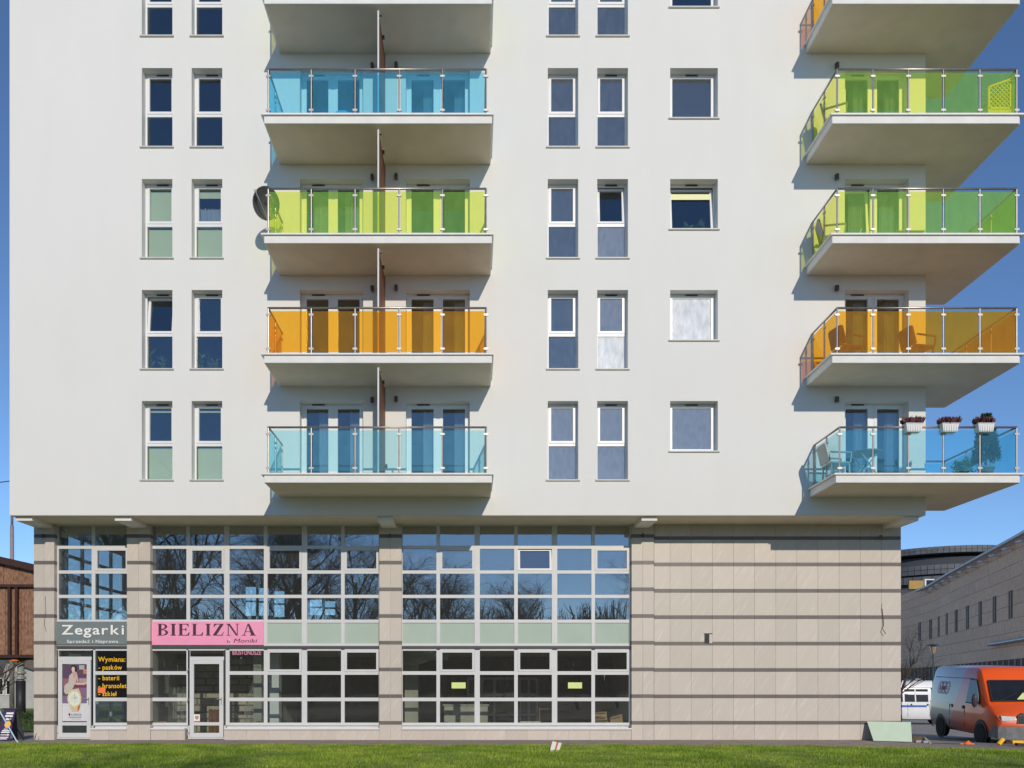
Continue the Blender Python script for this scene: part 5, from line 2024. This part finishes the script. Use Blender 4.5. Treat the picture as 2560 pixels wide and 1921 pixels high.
def van(name, loc, heading, body_m, label, cat_label, lens, front_detail=True):
    t = empty(name, loc, heading)
    tag(t, label, cat_label)
    zr_ = 2.30
    secs = [(-2.42, van_ring(.86, .42, zr_ - .16)), (-2.36, van_ring(.93, .36, zr_ - .06)), (-2.2, van_ring(.955, .32, zr_)), (-.6, van_ring(.96, .3, zr_ + .01)), (.74, van_ring(.96, .3, zr_)),
            (.93, van_ring(.955, .3, zr_ - .04)), (1.06, van_ring(.95, .3, zr_ - .17)), (1.24, van_ring(.945, .3, 1.90)), (1.74, van_ring(.94, .3, 1.27)), (1.9, van_ring(.935, .3, 1.19)), (2.2, van_ring(.91, .32, 1.04)), (2.33, van_ring(.87, .34, .93)), (2.38, van_ring(.81, .38, .80))]
    b = loft(secs).build('body', body_m, t, True)
    md = b.modifiers.new('e', 'EDGE_SPLIT')
    md.split_angle = R(38)
    # windscreen lies on the slope between the roof front and the bonnet
    wv = [(1.73, -.78, 1.30), (1.73, .78, 1.30), (1.25, .70, 1.875), (1.25, -.70, 1.875)]
    n = Vector((.77, 0, .64))
    board('windscreen', [Vector(v) + n * .03 for v in wv], lens, t, .008)
    mb = MB()
    for p, q in zip(wv, wv[1:] + wv[:1]):
        mb.bar(Vector(p) + n * .03, Vector(q) + n * .03, .03, .02, up=n)
    mb.build('windscreen_seal', M['black'], t)
    for s in (-1, 1):
        win = [(.42, 1.22), (1.30, 1.22), (1.24, 1.45), (.93, 1.88), (.48, 1.90)]
        MB().add([(x, s * (van_y(z) + .004), z) for x, z in win] + [(x, s * (van_y(z) + .012), z) for x, z in win],
                 [(0, 1, 2, 3, 4), (9, 8, 7, 6, 5)] + [(i, 5 + i, 5 + (i + 1) % 5, (i + 1) % 5) for i in range(5)]).build('side_window', lens, t)
        o = MB().add([(x, s * (van_y(z) + .0025), z) for x, z in [(.38, 1.18), (1.36, 1.18), (1.29, 1.47), (.95, 1.92), (.44, 1.94)]], [(0, 1, 2, 3, 4)]).build('window_seal', M['black'], t)
        MB().lathe([(0, -.012), (.415, -.012), (.415, .012), (0, .012)], (1.45, s * .962, .34), 24, 'y').build('wheel_arch', M['black'], t)
        MB().lathe([(0, -.012), (.405, -.012), (.405, .012), (0, .012)], (-1.4, s * .962, .34), 24, 'y').build('wheel_arch', M['black'], t)
        wheel(t, 1.45, s * .9, s)
        wheel(t, -1.4, s * .9, s)
        for x in (.36, -.72):
            MB().box(x - .006, x + .006, s * .966 - .008, s * .966 + .008, .45, 1.1).build('door_seam', M['black'], t)
        MB().add([(x, s * (van_y(z) + o_), z) for o_ in (-.01, .008) for x, z in ((-2.15, 1.93), (.7, 1.93), (.7, 1.945), (-2.15, 1.945))], [(0, 1, 2, 3), (7, 6, 5, 4), (0, 4, 5, 1), (1, 5, 6, 2), (2, 6, 7, 3), (3, 7, 4, 0)]).build('roof_seam', M['dgrey'], t)
        MB().box(.22, .30, s * .968 - .012, s * .968 + .012, 1.0, 1.1).build('door_handle', M['black'], t)
        MB().box(-.58, -.50, s * .968 - .012, s * .968 + .012, 1.0, 1.1).build('door_handle', M['black'], t)
        mm = MB().lathe([(0, -.07), (.075, -.07), (.1, -.02), (.1, .04), (.06, .07), (0, .07)], (0, 0, 0), 12, 'y').build('mirror', M['dgrey'], t, True)
        mm.location = (1.28, s * 1.06, 1.30)
        mm.rotation_euler = (0, 0, R(90))
        mm.scale = (.8, 1, 2.0)
        MB().bar((1.28, s * .93, 1.25), (1.28, s * 1.06, 1.25), .04).build('mirror_arm', M['dgrey'], t)
        hl = [(2.16, .80), (2.345, .46), (2.345, .44), (2.30, .44)]
        MB().prism([(s * .46, .80), (s * .80, .78), (s * .82, .92), (s * .44, .90)], 2.27, 2.385, 'x').build('headlight', M['headlight'], t)
        MB().prism([(s * .805, .79), (s * .885, .80), (s * .885, .91), (s * .815, .915)], 2.1, 2.29, 'x').build('indicator', M['amber'], t)
    # bumper, grille, plate
    bp = [(-.93, .0), (-.9, .12), (-.7, .19), (.7, .19), (.9, .12), (.93, .0), (.93, -.5), (-.93, -.5)]
    MB().prism([(2.26 + y, x) for x, y in bp][::-1], .28, .62, 'z').build('bumper', M['bumper'], t)
    MB().prism([(-.42, .70), (.42, .70), (.40, .93), (.28, 1.0), (-.28, 1.0), (-.40, .93)], 2.30, 2.40, 'x').build('grille', M['dgrey'], t)
    for i in range(3):
        MB().box(2.401, 2.412, -.36, .36, .73 + i * .07, .76 + i * .07).build('grille_bar', M['black'], t)
    MB().box(2.452, 2.462, -.26, .26, .38, .49).build('number_plate', M['plate'], t)
    MB().lathe([(0, -.008), (.05, -.008), (.05, .008), (0, .008)], (0, 0, 0), 12, 'y').build('badge', M['clamp'], t).location = (2.405, 0, .97)
    MB().box(-2.2, 2.2, -.8, .8, .26, .299).build('underbody', M['black'], t)
    MB().bar((1.76, -.6, 1.33), (1.58, -.05, 1.54), .015).build('wiper', M['black'], t)
    return t


vx, vy = 14.9, 23.9 - D0
head = math.atan2(-2.8, -0.45)
fw = Vector((math.cos(head), math.sin(head), 0))
lf = Vector((-fw.y, fw.x, 0))
c0 = Vector((vx, vy, 0)) - fw * 1.45 + lf * 0.95
orange_van = van('delivery_van', (c0.x, c0.y, lot_h(c0.x, c0.y) + .012), head, paint_two('orange_and_grey_livery', rgb(170, 168, 170), rgb(214, 104, 96), rgb(248, 96, 22)),
                 'orange and grey delivery van parked facing us at the right edge', 'van', M['glassdark'])
orange_van.rotation_euler = (0, math.atan(0.03), head)
# ring logo on the flank: three outlined rings with letters
M['logo'] = mat('magenta_logo', rgb(196, 104, 140), .5)
for i, ch in enumerate('TNT'):
    x, z = -1.62 + i * .27, 1.60
    mb = MB()
    pts = [(x + .15 * math.cos(a) + .05 * math.sin(a), -(van_y(z + .2 * math.sin(a)) + .012), z + .20 * math.sin(a)) for a in [2 * math.pi * q / 24 for q in range(25)]]
    mb.tube(pts, .007, 6, cap=False)
    mb.build('logo_ring', M['logo'], orange_van)
    me = text_mesh(ch, .0).copy()
    me.materials.clear()
    me.materials.append(M['logo'])
    inst('logo_letter', me, orange_van, (x - .06, -(van_y(z) + .012), z - .09), (R(90) - R(7), 0, 0), (.15, .22, .4))
MB().add([(1.79, -.15, 1.36), (1.79, .12, 1.36), (1.64, .08, 1.56)], [(0, 1, 2)]).build('pennant', M['lime_paper'], orange_van)
MB().box(.2, .8, -.6, .6, .5, 1.2).build('seat', M['dgrey'], orange_van)
o = text_mesh('PZ4', .01).copy()
o.materials.clear()
o.materials.append(M['sign_plum'])
inst('plate_lettering', o, orange_van, (2.464, .22, .40), (R(90), 0, R(-90) + R(180)), (.14, .11, .1)).scale = (.15, .11, .1)

d2 = 43.0
wv_p = P(2300, 1812, d2)
white_van = van('patrol_van', (wv_p.x - .30, wv_p.y, lot_h(wv_p.x, wv_p.y) + .012), R(-6), mat('white_van_paint', (.78, .79, .80, 1), .3, .04), 'white patrol van with a blue stripe behind the orange van', 'van', M['glassdark'])
M['blue_ink'] = mat('blue_stripe', rgb(60, 100, 180), .5)
MB().box(-2.2, .20, -.985, -.972, .93, 1.03).build('stripe', M['blue_ink'], white_van)
for a, b in ((-1.9, -.95), (-.86, .30)):
    MB().add([(x, -(van_y(z) + .008), z) for x, z in ((a, 1.20), (b, 1.20), (b, 1.86), (a, 1.86))], [(0, 1, 2, 3)]).build('side_window', M['foil'], white_van)
MB().add([(x, -(van_y(z) + .012), z) for x, z in ((-.36, 1.21), (-.30, 1.21), (-.30, 1.85), (-.36, 1.85))], [(0, 1, 2, 3)]).build('window_bar', M['white'], white_van)
me = text_mesh('SM', .02).copy()
me.materials.clear()
me.materials.append(M['blue_ink'])
inst('lettering', me, white_van, (.75, -.985, .93), (R(90), 0, 0), (.22, .15, .3))
MB().box(-.3, .3, -.5, .5, 2.28, 2.38).build('light_bar', M['foil'], white_van)
MB().box(-.2, .2, -.5, -.2, 2.30, 2.40).build('beacon', M['headlight'], white_van)

# ------------------------------------------------------------------ long stone-clad building at the right
M['clad'] = mat('brown_stone_cladding', (0.90, 0.53, 0.33, 1), 0.7, 0.14, 3, rand=0.06)
M['clad_back'] = mat('cladding_joint', (0.14, 0.115, 0.10, 1), 0.9, 0.1)
M['pipe'] = mat('grey_pipe', (0.42, 0.37, 0.36, 1), 0.4, 0.1, metal=.3)
M['slit'] = mat('dark_slit_glass', (0.05, 0.05, 0.06, 1), 0.7, 0.1)
LB = empty('long_stone_building')
tag(LB, 'long curved brown stone clad building behind the vans at the right', 'building')
line = [(1.55 * a_, 1.55 * b_) for a_, b_ in ((23.4, 33.0), (24.6, 36.5), (26.6, 42.5), (28.6, 48.5), (30.8, 54.5), (32.2, 60.0), (33.6, 66.0))]   # (x, distance)
# resample to equal pieces
pts2 = []
for (x0, d0), (x1, d1) in zip(line, line[1:]):
    for t in lin(0, 1, 3)[:-1]:
        pts2.append(Vector((x0 + (x1 - x0) * t, d0 + (d1 - d0) * t - D0, 0)))
pts2.append(Vector((line[-1][0], line[-1][1] - D0, 0)))
Ztop, Zg = 12.1, 3.35


def wall_strip(a, b, z0, z1, off, t, m, nm, parent):
    d = (b - a).normalized()
    n = Vector((-d.y, d.x, 0))
    if n.x > 0:
        n = -n
    p, q = a + n * off, b + n * off
    r, s = a + n * (off - t), b + n * (off - t)
    vs = [(v.x, v.y, z) for z in (z0, z1) for v in (p, q, s, r)]
    return obj(nm, vs, [(0, 3, 2, 1), (4, 5, 6, 7), (0, 1, 5, 4), (1, 2, 6, 5), (2, 3, 7, 6), (3, 0, 4, 7)], m, parent)


def along(s):
    """point and direction on the wall line at arc length s"""
    for a, b in zip(pts2, pts2[1:]):
        L_ = (b - a).length
        if s <= L_:
            return a + (b - a) * (s / L_), (b - a).normalized()
        s -= L_
    return pts2[-1], (pts2[-1] - pts2[-2]).normalized()


tot = sum((b - a).length for a, b in zip(pts2, pts2[1:]))
back = MB()
for a, b in zip(pts2, pts2[1:]):
    d = (b - a).normalized()
    n = Vector((d.y, -d.x, 0))
    n = n if n.x > 0 else -n
    w = [a, b, b + n * 6, a + n * 6]
    back.add([(v.x, v.y, z) for z in (-1.5, Ztop - .05) for v in w], [(0, 3, 2, 1), (4, 5, 6, 7), (0, 1, 5, 4), (1, 2, 6, 5), (2, 3, 7, 6), (3, 0, 4, 7)])
back.build('core', M['clad_back'], LB, kind='stuff')
win_s = [tot - 14.0 - 4.0 * i for i in range(9)]
ncourse = 9
ch_ = (Ztop - Zg) / ncourse
for j in range(ncourse):
    s = 0.0
    k = 0
    while s < tot - .2:
        e = min(tot, s + 4.4)
        a, _ = along(s)
        b, _ = along(e)
        z0, z1 = Zg + ch_ * j, Zg + ch_ * (j + 1)
        wall_strip(a, b, z0, z1 - .025, .05, .05, M['clad'], 'stone_panel', LB)
        s = e + .01
        k += 1
for s in win_s:
    a, d = along(s)
    b, _ = along(s + .85)
    w = wall_strip(a, b, Zg + ch_ * 3.05, Zg + ch_ * 5.1, .075, .022, M['clad_back'], 'window', LB)
    wall_strip(a + d * .38, a + d * .48, Zg + ch_ * 3.1, Zg + ch_ * 5.05, .085, .008, M['clad'], 'frame', w)
    wall_strip(a + d * .48, b, Zg + ch_ * 3.1, Zg + ch_ * 5.05, .082, .006, M['slit'], 'pane', w)
# glazed strip at street level
s = 0.0
while s < tot - .3:
    a, d = along(s)
    b, _ = along(s + 1.4)
    wall_strip(a + d * .04, b - d * .04, -.8, Zg - .15, .02, .015, M['slit'], 'pane', LB)
    wall_strip(a - d * .035, a + d * .035, -.8, Zg - .02, .09, .08, M['clad'], 'mullion', LB)
    s += 1.4
# pipe rail along the eaves and lower on the wall
n_ = lambda d: Vector((-abs(d.y), abs(d.x), 0))
eave = []
for q in lin(1.0, tot - 14.0, 24):
    p, d = along(q)
    eave.append(p + n_(d) * .5 + Vector((0, 0, Ztop - .38)))
MB().tube(eave, .16, 10).build('pipe_rail', M['pipe'], LB, True)
for i in range(2, 24, 2):
    p = eave[i]
    MB().box(p.x - .15, p.x + .7, p.y - .28, p.y + .28, p.z - .5, p.z - .4).build('bracket', M['white'], LB)
lowp = []
for q in lin(0.5, 12.5, 10):
    p, d = along(q)
    lowp.append(p + n_(d) * .35 + Vector((0, 0, Zg + ch_ * 1.3)))
MB().tube(lowp, .14, 10).build('pipe_rail', M['pipe'], LB, True)

# round building with the dark parapet behind
M['slate_back'] = mat('dark_slate_core', (0.06, 0.064, 0.078, 1), 0.8, 0.1)
RB = empty('round_building')
tag(RB, 'dark slate clad round building rising behind the long stone building', 'building')
M['slate'] = mat('dark_slate_panel', (0.11, 0.115, 0.13, 1), .6, .12, 2, rand=.12)
cd = 118.0
rc = P(2400, 1400, cd)
rad = (2560 - 2240) / F * cd * .62
RBc = Vector((rc.x, rc.y + rad * .6, 0))
zt0 = P(0, 1364, cd)[2] + 1.0


def ring_panels(z0, z1, r_, n, m, nm, a0=R(180), a1=R(360), tilt_=0.0):
    for i in range(n):
        a, b = a0 + (a1 - a0) * i / n, a0 + (a1 - a0) * (i + .93) / n
        vs = []
        for rr in (r_, r_ - .25):
            for an, z in ((a, z0), (b, z0), (b, z1), (a, z1)):
                vs.append((RBc.x + rr * math.cos(an), RBc.y + rr * math.sin(an), z))
        obj(nm, vs, [(0, 1, 2, 3), (7, 6, 5, 4), (0, 4, 5, 1), (1, 5, 6, 2), (2, 6, 7, 3), (3, 7, 4, 0)], m, RB)


pz = lambda py: P(0, py, cd - rad * .4)[2]
MB().lathe([(rad - .45, -1.0), (rad - .45, pz(1388))], (RBc.x, RBc.y, 0), 64).build('drum', M['slate_back'], RB, True)
MB().lathe([(rad * .98, pz(1382)), (rad + .55, pz(1380)), (rad + .6, pz(1362) - .3), (rad + .3, pz(1362) - .2), (rad * .6, pz(1362) - .1)], (RBc.x, RBc.y, 0), 64).build('parapet_core', M['slate_back'], RB, True)
for j in range(2):
    ring_panels(pz(1381) + j * (pz(1364) - pz(1381)) / 2, pz(1381) + (j + .94) * (pz(1364) - pz(1381)) / 2, rad + .65, 54, M['slate'], 'slate_panel')
ring_panels(pz(1432), pz(1421), rad + .1, 44, M['slate'], 'slate_panel')
ring_panels(pz(1420), pz(1409), rad + .1, 44, M['slate'], 'slate_panel')
ring_panels(pz(1455), pz(1437), rad + .1, 30, M['slate'], 'slate_panel')
cq = cd - rad * .7
a = P(2273, 1473, cq)
b = P(2309, 1452, cq)
MB().box(a.x, b.x, a.y, a.y + .3, a.z, b.z).build('yellow_panel', mat('ochre_panel', (.42, .26, .07, 1), .7, .1), RB)
a2 = P(2312, 1475, cq)
b2 = P(2336, 1448, cq)
w = MB().box(a2.x, b2.x, a.y, a.y + .3, a2.z, b2.z).build('window', M['white'], RB)
MB().box(a2.x + .2, b2.x, a.y - .02, a.y - .005, a2.z + .1, b2.z - .15).build('pane', M['foil'], w)
MB().box(a.x - 3, b2.x + 3, a.y + .31, a.y + 6, -1, a2.z + .05).build('annex_wall', M['slate_back'], RB)

# green street lamp before the stone building
dlm = 40.0
g = P(2333, 1800, dlm)
gl_z = lot_h(g.x, g.y)
sl = empty('street_lamp', (g.x, g.y, gl_z))
tag(sl, 'slim green street lamp standing behind the white patrol van', 'street lamp')
M['lampgreen'] = mat('dark_green_paint', (.05, .08, .07, 1), .5, .1)
zl = P(0, 1635, dlm)[2] - gl_z
MB().tube([(0, 0, 0), (0, 0, 1.0), (0, 0, zl)], .06, 8, r2=.035).build('post', M['lampgreen'], sl)
MB().lathe([(.07, zl), (.16, zl + .38), (.14, zl + .4), (0, zl + .4)], n=8).build('lantern', M['amber'], sl)
MB().lathe([(.30, zl + .41), (.28, zl + .44), (.05, zl + .5), (0, zl + .5)], n=12).build('lamp_hood', M['lampgreen'], sl)

# ------------------------------------------------------------------ left background
M['chip'] = mat('weathered_chipboard', (0.27, 0.145, 0.09, 1), .9, .45, 16, .3, 40, stretch=(1, 1, .35), rand=.1)
M['dwood'] = mat('dark_stained_frame', (.05, .022, .018, 1), .8, .2)
WP = empty('timber_pavilion')
tag(WP, 'raised brown chipboard pavilion at the left edge behind the pilaster', 'pavilion')
dp = 30.0
xl, xr = P(-150, 0, dp).x, P(128, 0, dp).x
ztl, ztr_ = P(0, 1358, dp).z, P(0, 1421, dp).z
yp = dp - D0
zb_ = P(0, 1645, dp).z
zm1 = P(0, 1462, dp).z
def slope(x, dz=0.0):
    return ztl + (ztr_ - ztl) * (x - xl) / (xr - xl) + dz
MB().prism([(xl, slope(xl, -.25)), (xr, slope(xr, -.25)), (xr, slope(xr)), (xl, slope(xl))][::-1], yp - .25, yp + 3, 'y').build('roof', M['dwood'], WP)
nb = 7
for i in range(nb):
    a, b = xl + (xr - xl) * i / nb, xl + (xr - xl) * (i + 1) / nb - .012
    MB().prism([(a, zm1 + .01), (b, zm1 + .01), (b, slope(b, -.255)), (a, slope(a, -.255))][::-1], yp, yp + .1).build('board', M['chip'], WP)
    MB().box(a, b, yp + .12, yp + .2, zb_ + .12, zm1 - .1).build('board', M['chip'], WP)
MB().box(xl, xr, yp - .03, yp + .2, zm1 - .095, zm1).build('rail', M['dwood'], WP)
MB().box(xl, xr, yp - .05, yp + 2.8, zb_, zb_ + .11).build('rail', M['dwood'], WP)
for px in (-90, 22, 40, 110):
    x = P(px, 0, dp).x
    MB().box(x - .05, x + .05, yp + .0, yp + .115, zb_ + .112, zm1 - .1).build('upright', M['dwood'], WP)
x = P(37, 0, dp).x
po = MB().tube([(x, yp + .4, 0), (x, yp + .4, zb_)], .12, 12).build('post', mat('grey_green_post', (.26, .29, .26, 1), .6, .1), WP, True)
MB().tube([(x, yp + .39, 0), (x, yp + .39, P(0, 1702, dp).z)], .17, 12).build('post_sleeve', M['black'], WP, True)
for z in (1.75, 1.95):
    MB().lathe([(.175, 0), (.19, .02), (.19, .07), (.175, .09)], (x, yp + .39, z), 12).build('band', M['pipe'], WP)
MB().bar((xl, yp - .2, P(0, 1742, dp).z - .6), (P(66, 0, dp).x, yp + .2, zb_), .04).build('brace', M['dwood'], WP)
MB().lathe([(.1, 0), (.15, .02), (.15, .06), (.04, .08)], (x - .1, yp + .2, zb_ - .13), 12).build('lamp', M['or_pl'], WP)
x2 = P(-120, 0, dp).x
MB().tube([(x2, yp + .4, 0), (x2, yp + .4, zb_)], .12, 12).build('post', M['lampgreen'], WP, True)

HS = empty('grey_house')
tag(HS, 'pale grey gabled house beyond the timber pavilion', 'house')
dh = 52.0
hx0, hx1 = P(20, 0, dh).x, P(190, 0, dh).x
yh = dh - D0
za, zbh = P(0, 1653, dh).z, P(0, 1795, dh).z
M['house_wall'] = mat('pale_grey_house_render', (.44, .43, .42, 1), .9, .08, 2)
MB().prism([(P(-30, 0, dh).x, 0), (hx1, 0), (hx1, P(0, 1700, dh).z), (P(20, 0, dh).x, za)][::-1], yh, yh + 9).build('wall', M['house_wall'], HS)
MB().prism([(P(22, 0, dh).x, za + .02), (hx1 + .6, P(0, 1716, dh).z), (hx1 + .6, P(0, 1650, dh).z + .3), (P(22, 0, dh).x, za + .8)][::-1], yh - .4, yh + 9).build('roof', M['clad_back'], HS)
MB().box(P(-160, 0, dh).x, P(-30, 0, dh).x, yh, yh + 8, 0, za + 1.2).build('wing_wall', M['house_wall'], HS)
for px0, px1, py0, py1 in ((-4, 8, 1738, 1695), (14, 26, 1738, 1700), (-90, -70, 1738, 1695)):
    a, b = P(px0, py0, dh - .1), P(px1, py1, dh - .1)
    w = MB().box(a.x, b.x, yh - .06, yh - .01, a.z, b.z).build('window', M['white'], HS)
    MB().box(a.x + .06, b.x - .06, yh - .08, yh - .065, a.z + .06, b.z - .06).build('pane', M['foil'], w)

hd_d = 26.5
a, b = P(-60, 0, hd_d), P(140, 0, hd_d)
HD = empty('hedge', ((a.x + b.x) / 2, hd_d - D0, 0))
tag(HD, 'low clipped green hedge behind the corner pilaster', 'hedge')
hw = (b.x - a.x) / 2
M['hedge'] = mat('hedge_leaf', (.05, .085, .025, 1), .7, .35, 25)
leaf_cloud(9000, .07, 21, lambda r: ((r.uniform(-hw, hw), r.uniform(0, 1.2), (r.random() ** .6) * .58), (r.uniform(-1, 1), r.uniform(-1, .3), r.uniform(-.2, 1))), M['hedge'], 'foliage', HD)
MB().box(-hw + .05, hw - .05, .12, 1.1, .02, .48).build('stems', M['hedge'], HD)
lw = structure(obj('far_lawn', [(-60, 5.2, .008), (-12.9, 5.2, .008), (-12.9, 60, .008), (-60, 60, .008)], [(0, 1, 2, 3)], M['lawn']))

# street sign board (A-frame) and blue pole
AB = empty('sandwich_board')
tag(AB, 'purple sandwich board with white lines and a yellow disc at the left edge', 'sandwich board')
da = 22.4
pa, pb = P(-6, 1857, da), P(24, 1856, da)
tz = P(0, 1774, da).z
board('panel', [(pa.x, pa.y, .03), (pb.x, pb.y, .03), (pb.x + .06, pb.y + .22, tz), (pa.x + .06, pa.y + .22, tz)], mat('deep_purple_board', rgb(70, 46, 92), .5, .06), AB, .02)
board('rear_panel', [(pa.x + .1, pa.y + .6, .01), (pb.x + .1, pb.y + .6, .01), (pb.x + .06, pb.y + .245, tz), (pa.x + .06, pa.y + .245, tz)], M['dgrey'], AB, .02)
def on_board(u, v):
    q0, q1 = Vector((pa.x, pa.y, .03)), Vector((pb.x, pb.y, .03))
    t0 = Vector((.06, .22, tz - .03))
    return q0 + (q1 - q0) * u + t0 * v + Vector((0, -.027, .004))
for u0, u1, v0, v1 in ((.3, .9, .83, .89), (.25, .88, .74, .80), (.36, .8, .64, .70), (.36, .7, .335, .36), (.26, .86, .28, .315), (.2, .92, .225, .265), (.2, .8, .15, .175), (.2, .9, .07, .1), (.2, .8, .02, .05)):
    board('print_line', [on_board(u0, v0), on_board(u1, v0), on_board(u1, v1), on_board(u0, v1)], M['sign_white'], AB, .003)
board('print_arrow', [on_board(.76, .12), on_board(.95, .1625), on_board(.76, .205), on_board(.78, .1625)], M['sign_white'], AB, .003)
cen = [on_board(.6 + .26 * math.cos(2 * math.pi * i / 20), .5 + .115 * math.sin(2 * math.pi * i / 20)) for i in range(20)]
obj('print_disc', cen, [tuple(range(20))], M['yellow'], AB)
cap = MB().tube([on_board(-.1, 1.0) + Vector((0, -.01, .01)), on_board(1.12, 1.0) + Vector((0, -.01, .01))], .018, 8).build('top_tube', M['lampgreen'], AB)
o = MB().tube([P(-14, 1755, 21.5), P(41, 1852, 21.5), P(48, 1860, 21.5)], .018, 8).tube([P(48, 1860, 21.5), P(86, 1857, 21.8)], .008, 6).build('blue_pole', mat('pale_blue_pole', (.42, .58, .78, 1), .4, .05))
tag(o, 'pale blue pole leaning across the sandwich board', 'pole')
dm_ = 44.0
b0 = P(30, 1800, dm_)
MS = empty('lamp_mast', (b0.x, b0.y, 0))
tag(MS, 'tall grey steel mast rising above the timber pavilion', 'mast')
hm = P(0, 1290, dm_).z
MB().tube([(0, 0, 0), (0, 0, hm * .95)], .13, 10, r2=.10).build('shaft', M['pipe'], MS, True)
MB().tube([(0, 0, hm * .95), (0, 0, hm + 2)], .07, 8).build('top_tube', M['pipe'], MS, True)
wz = P(0, 1233, dm_).z
o = MB().tube([(b0.x - 14, b0.y, wz + .25), (b0.x - 5, b0.y, wz - .02), (b0.x, b0.y, hm + 1.9)], .025, 6).build('overhead_cable', M['black'])
tag(o, 'thin overhead cable crossing the sky at the left edge', 'cable')


# ------------------------------------------------------------------ trees
def tree_meshes(seed, H, spread=.42, droop=0.0, dens=1.0, up=.55):
    r = random.Random(seed)
    limb, twig = MB(), MB()

    def branch(p, d, L_, rad, lev):
        n = 4 if lev < 3 else 3
        pts = [p]
        for i in range(n):
            d = (d + Vector((r.gauss(0, .16), r.gauss(0, .16), r.gauss(0, .10) + (.05 if lev < 3 else -droop)))).normalized()
            p = p + d * (L_ / n)
            pts.append(p)
        tgt = limb if lev < 2 else twig
        tgt.tube(pts, rad, 7 if lev == 0 else (5 if lev == 1 else 3), cap=False, r2=rad * (.45 if lev < 3 else .2))
        if lev >= 4:
            return
        cnt = [int(11 * dens), int(8 * dens), int(7 * dens), int(6 * dens)][lev]
        for i in range(cnt):
            t = r.uniform(.25 if lev else .3, 1.0)
            k = min(n - 1, int(t * n))
            q = pts[k] + (pts[k + 1] - pts[k]) * (t * n - k)
            a = r.uniform(0, 2 * math.pi)
            side = Vector((math.cos(a), math.sin(a), r.uniform(.1, .7) if lev < 2 else r.uniform(-.3, .5)))
            dd = (d * up + side * (spread + .25)).normalized()
            branch(q, dd, L_ * r.uniform(.42, .62) * (1.15 - .4 * t if lev == 0 else 1), rad * (.42 if lev else .38) * (1.1 - .4 * t), lev + 1)
    branch(Vector((0, 0, 0)), Vector((0, 0, 1)), H * .68, H * .018, 0)
    return limb, twig


M['bark'] = mat('grey_brown_bark', (.075, .062, .05, 1), .9, .3, 6)
M['twig'] = mat('bare_twig', (.085, .065, .045, 1), .9, .3, 4)


def add_tree(limb_me, twig_me, loc, rz, s, label, grp):
    t = empty('bare_tree', loc, rz)
    t.scale = (s, s, s)
    tag(t, label, 'tree', grp)
    inst('trunk', limb_me, t)
    c = inst('crown', twig_me, t)
    return t


kinds = []
for sd, dr, dn, sp in ((3, .02, 1.0, .42), (11, .10, 1.0, .5), (19, -.03, .9, .34), (27, .06, 1.25, .46)):
    l_, t_ = tree_meshes(sd, 12.0, sp, dr, dn)
    lo_, to_ = l_.build('trunk', M['bark'], None, True), t_.build('crown', M['twig'], None)
    kinds.append((lo_.data, to_.data))
    bpy.data.objects.remove(lo_)
    bpy.data.objects.remove(to_)
# rows of bare trees beyond the lawn, behind the viewer, mirrored in the glazing
spots = [(-44, -46, 3, 1.5), (-36, -48, 3, 1.5), (-27, -44, 3, 1.55), (-20, -48, 3, 1.5), (-33.5, -33, 3, 1.3), (-26, -31, 3, 1.3), (-13.5, -43, 3, 1.35), (-9, -52, 3, 1.3), (-3, -66, 3, 1.2), (3.5, -68, 3, 1.15), (-38, -34, 1, 1.45), (-30, -38, 0, 1.5), (-23, -36, 1, 1.5), (-16.5, -40, 0, 1.5), (-11, -46, 1, 1.35), (-3.6, -25, 1, .82), (-0.4, -25.6, 3, .78), (2.6, -26, 1, .76), (6.6, -26.6, 2, .52), (9.2, -27.5, 2, .5), (22, -56, 0, .95),
         (12.2, -26.5, 1, .86), (17.0, -29, 3, 1.02), (24, -33, 1, 1.3), (30, -36, 0, 1.3), (38, -40, 1, 1.4)]
spots.sort()
words_ = ['number %s counted from the left' % w for w in ('one two three four five six seven eight nine ten eleven twelve thirteen fourteen fifteen sixteen seventeen eighteen nineteen twenty twenty-one twenty-two twenty-three twenty-four twenty-five twenty-six').split()]
for i, (x, y, k, s) in enumerate(spots):
    add_tree(*kinds[k], (x, y, -.02), i * 1.3, s, 'bare tree beyond the lawn mirrored in the glazing, ' + words_[i], 'bare trees beyond the lawn')
# bare tree before the stone building
p = P(2222, 1800, 38)
add_tree(*kinds[2], (p.x, p.y, lot_h(p.x, p.y)), .6, .42, 'bare thin tree showing past the right corner before the stone building', 'bare trees by the stone building')
p = P(-25, 1800, 41)
add_tree(*kinds[2], (p.x, p.y, 0), 2.0, .32, 'small bare tree before the grey house', 'bare trees by the grey house')
# far wood closing the view behind the viewer
r = random.Random(77)
fwd = MB()
for i in range(6500):
    x = r.uniform(-150, 150)
    y = -120 - r.uniform(0, 14)
    h = r.uniform(8, 14) + 2.5 * math.sin(x * .09) + 1.5 * math.sin(x * .31)
    q = Vector((x, y, 0))
    e = q + Vector((r.gauss(0, 1.6), r.gauss(0, 1), h))
    fwd.tube([q, e], .22, 3, cap=False, r2=.04)
    for j in range(3):
        t = r.uniform(.35, .9)
        a = q + (e - q) * t
        fwd.tube([a, a + Vector((r.gauss(0, 1.5), r.gauss(0, .6), r.uniform(.6, 2.4)))], .10, 3, cap=False, r2=.03)
o = fwd.build('far_wood', M['twig'])
o['kind'] = 'stuff'
o['label'] = 'distant leafless wood closing the view behind the lawn'
o['category'] = 'wood'
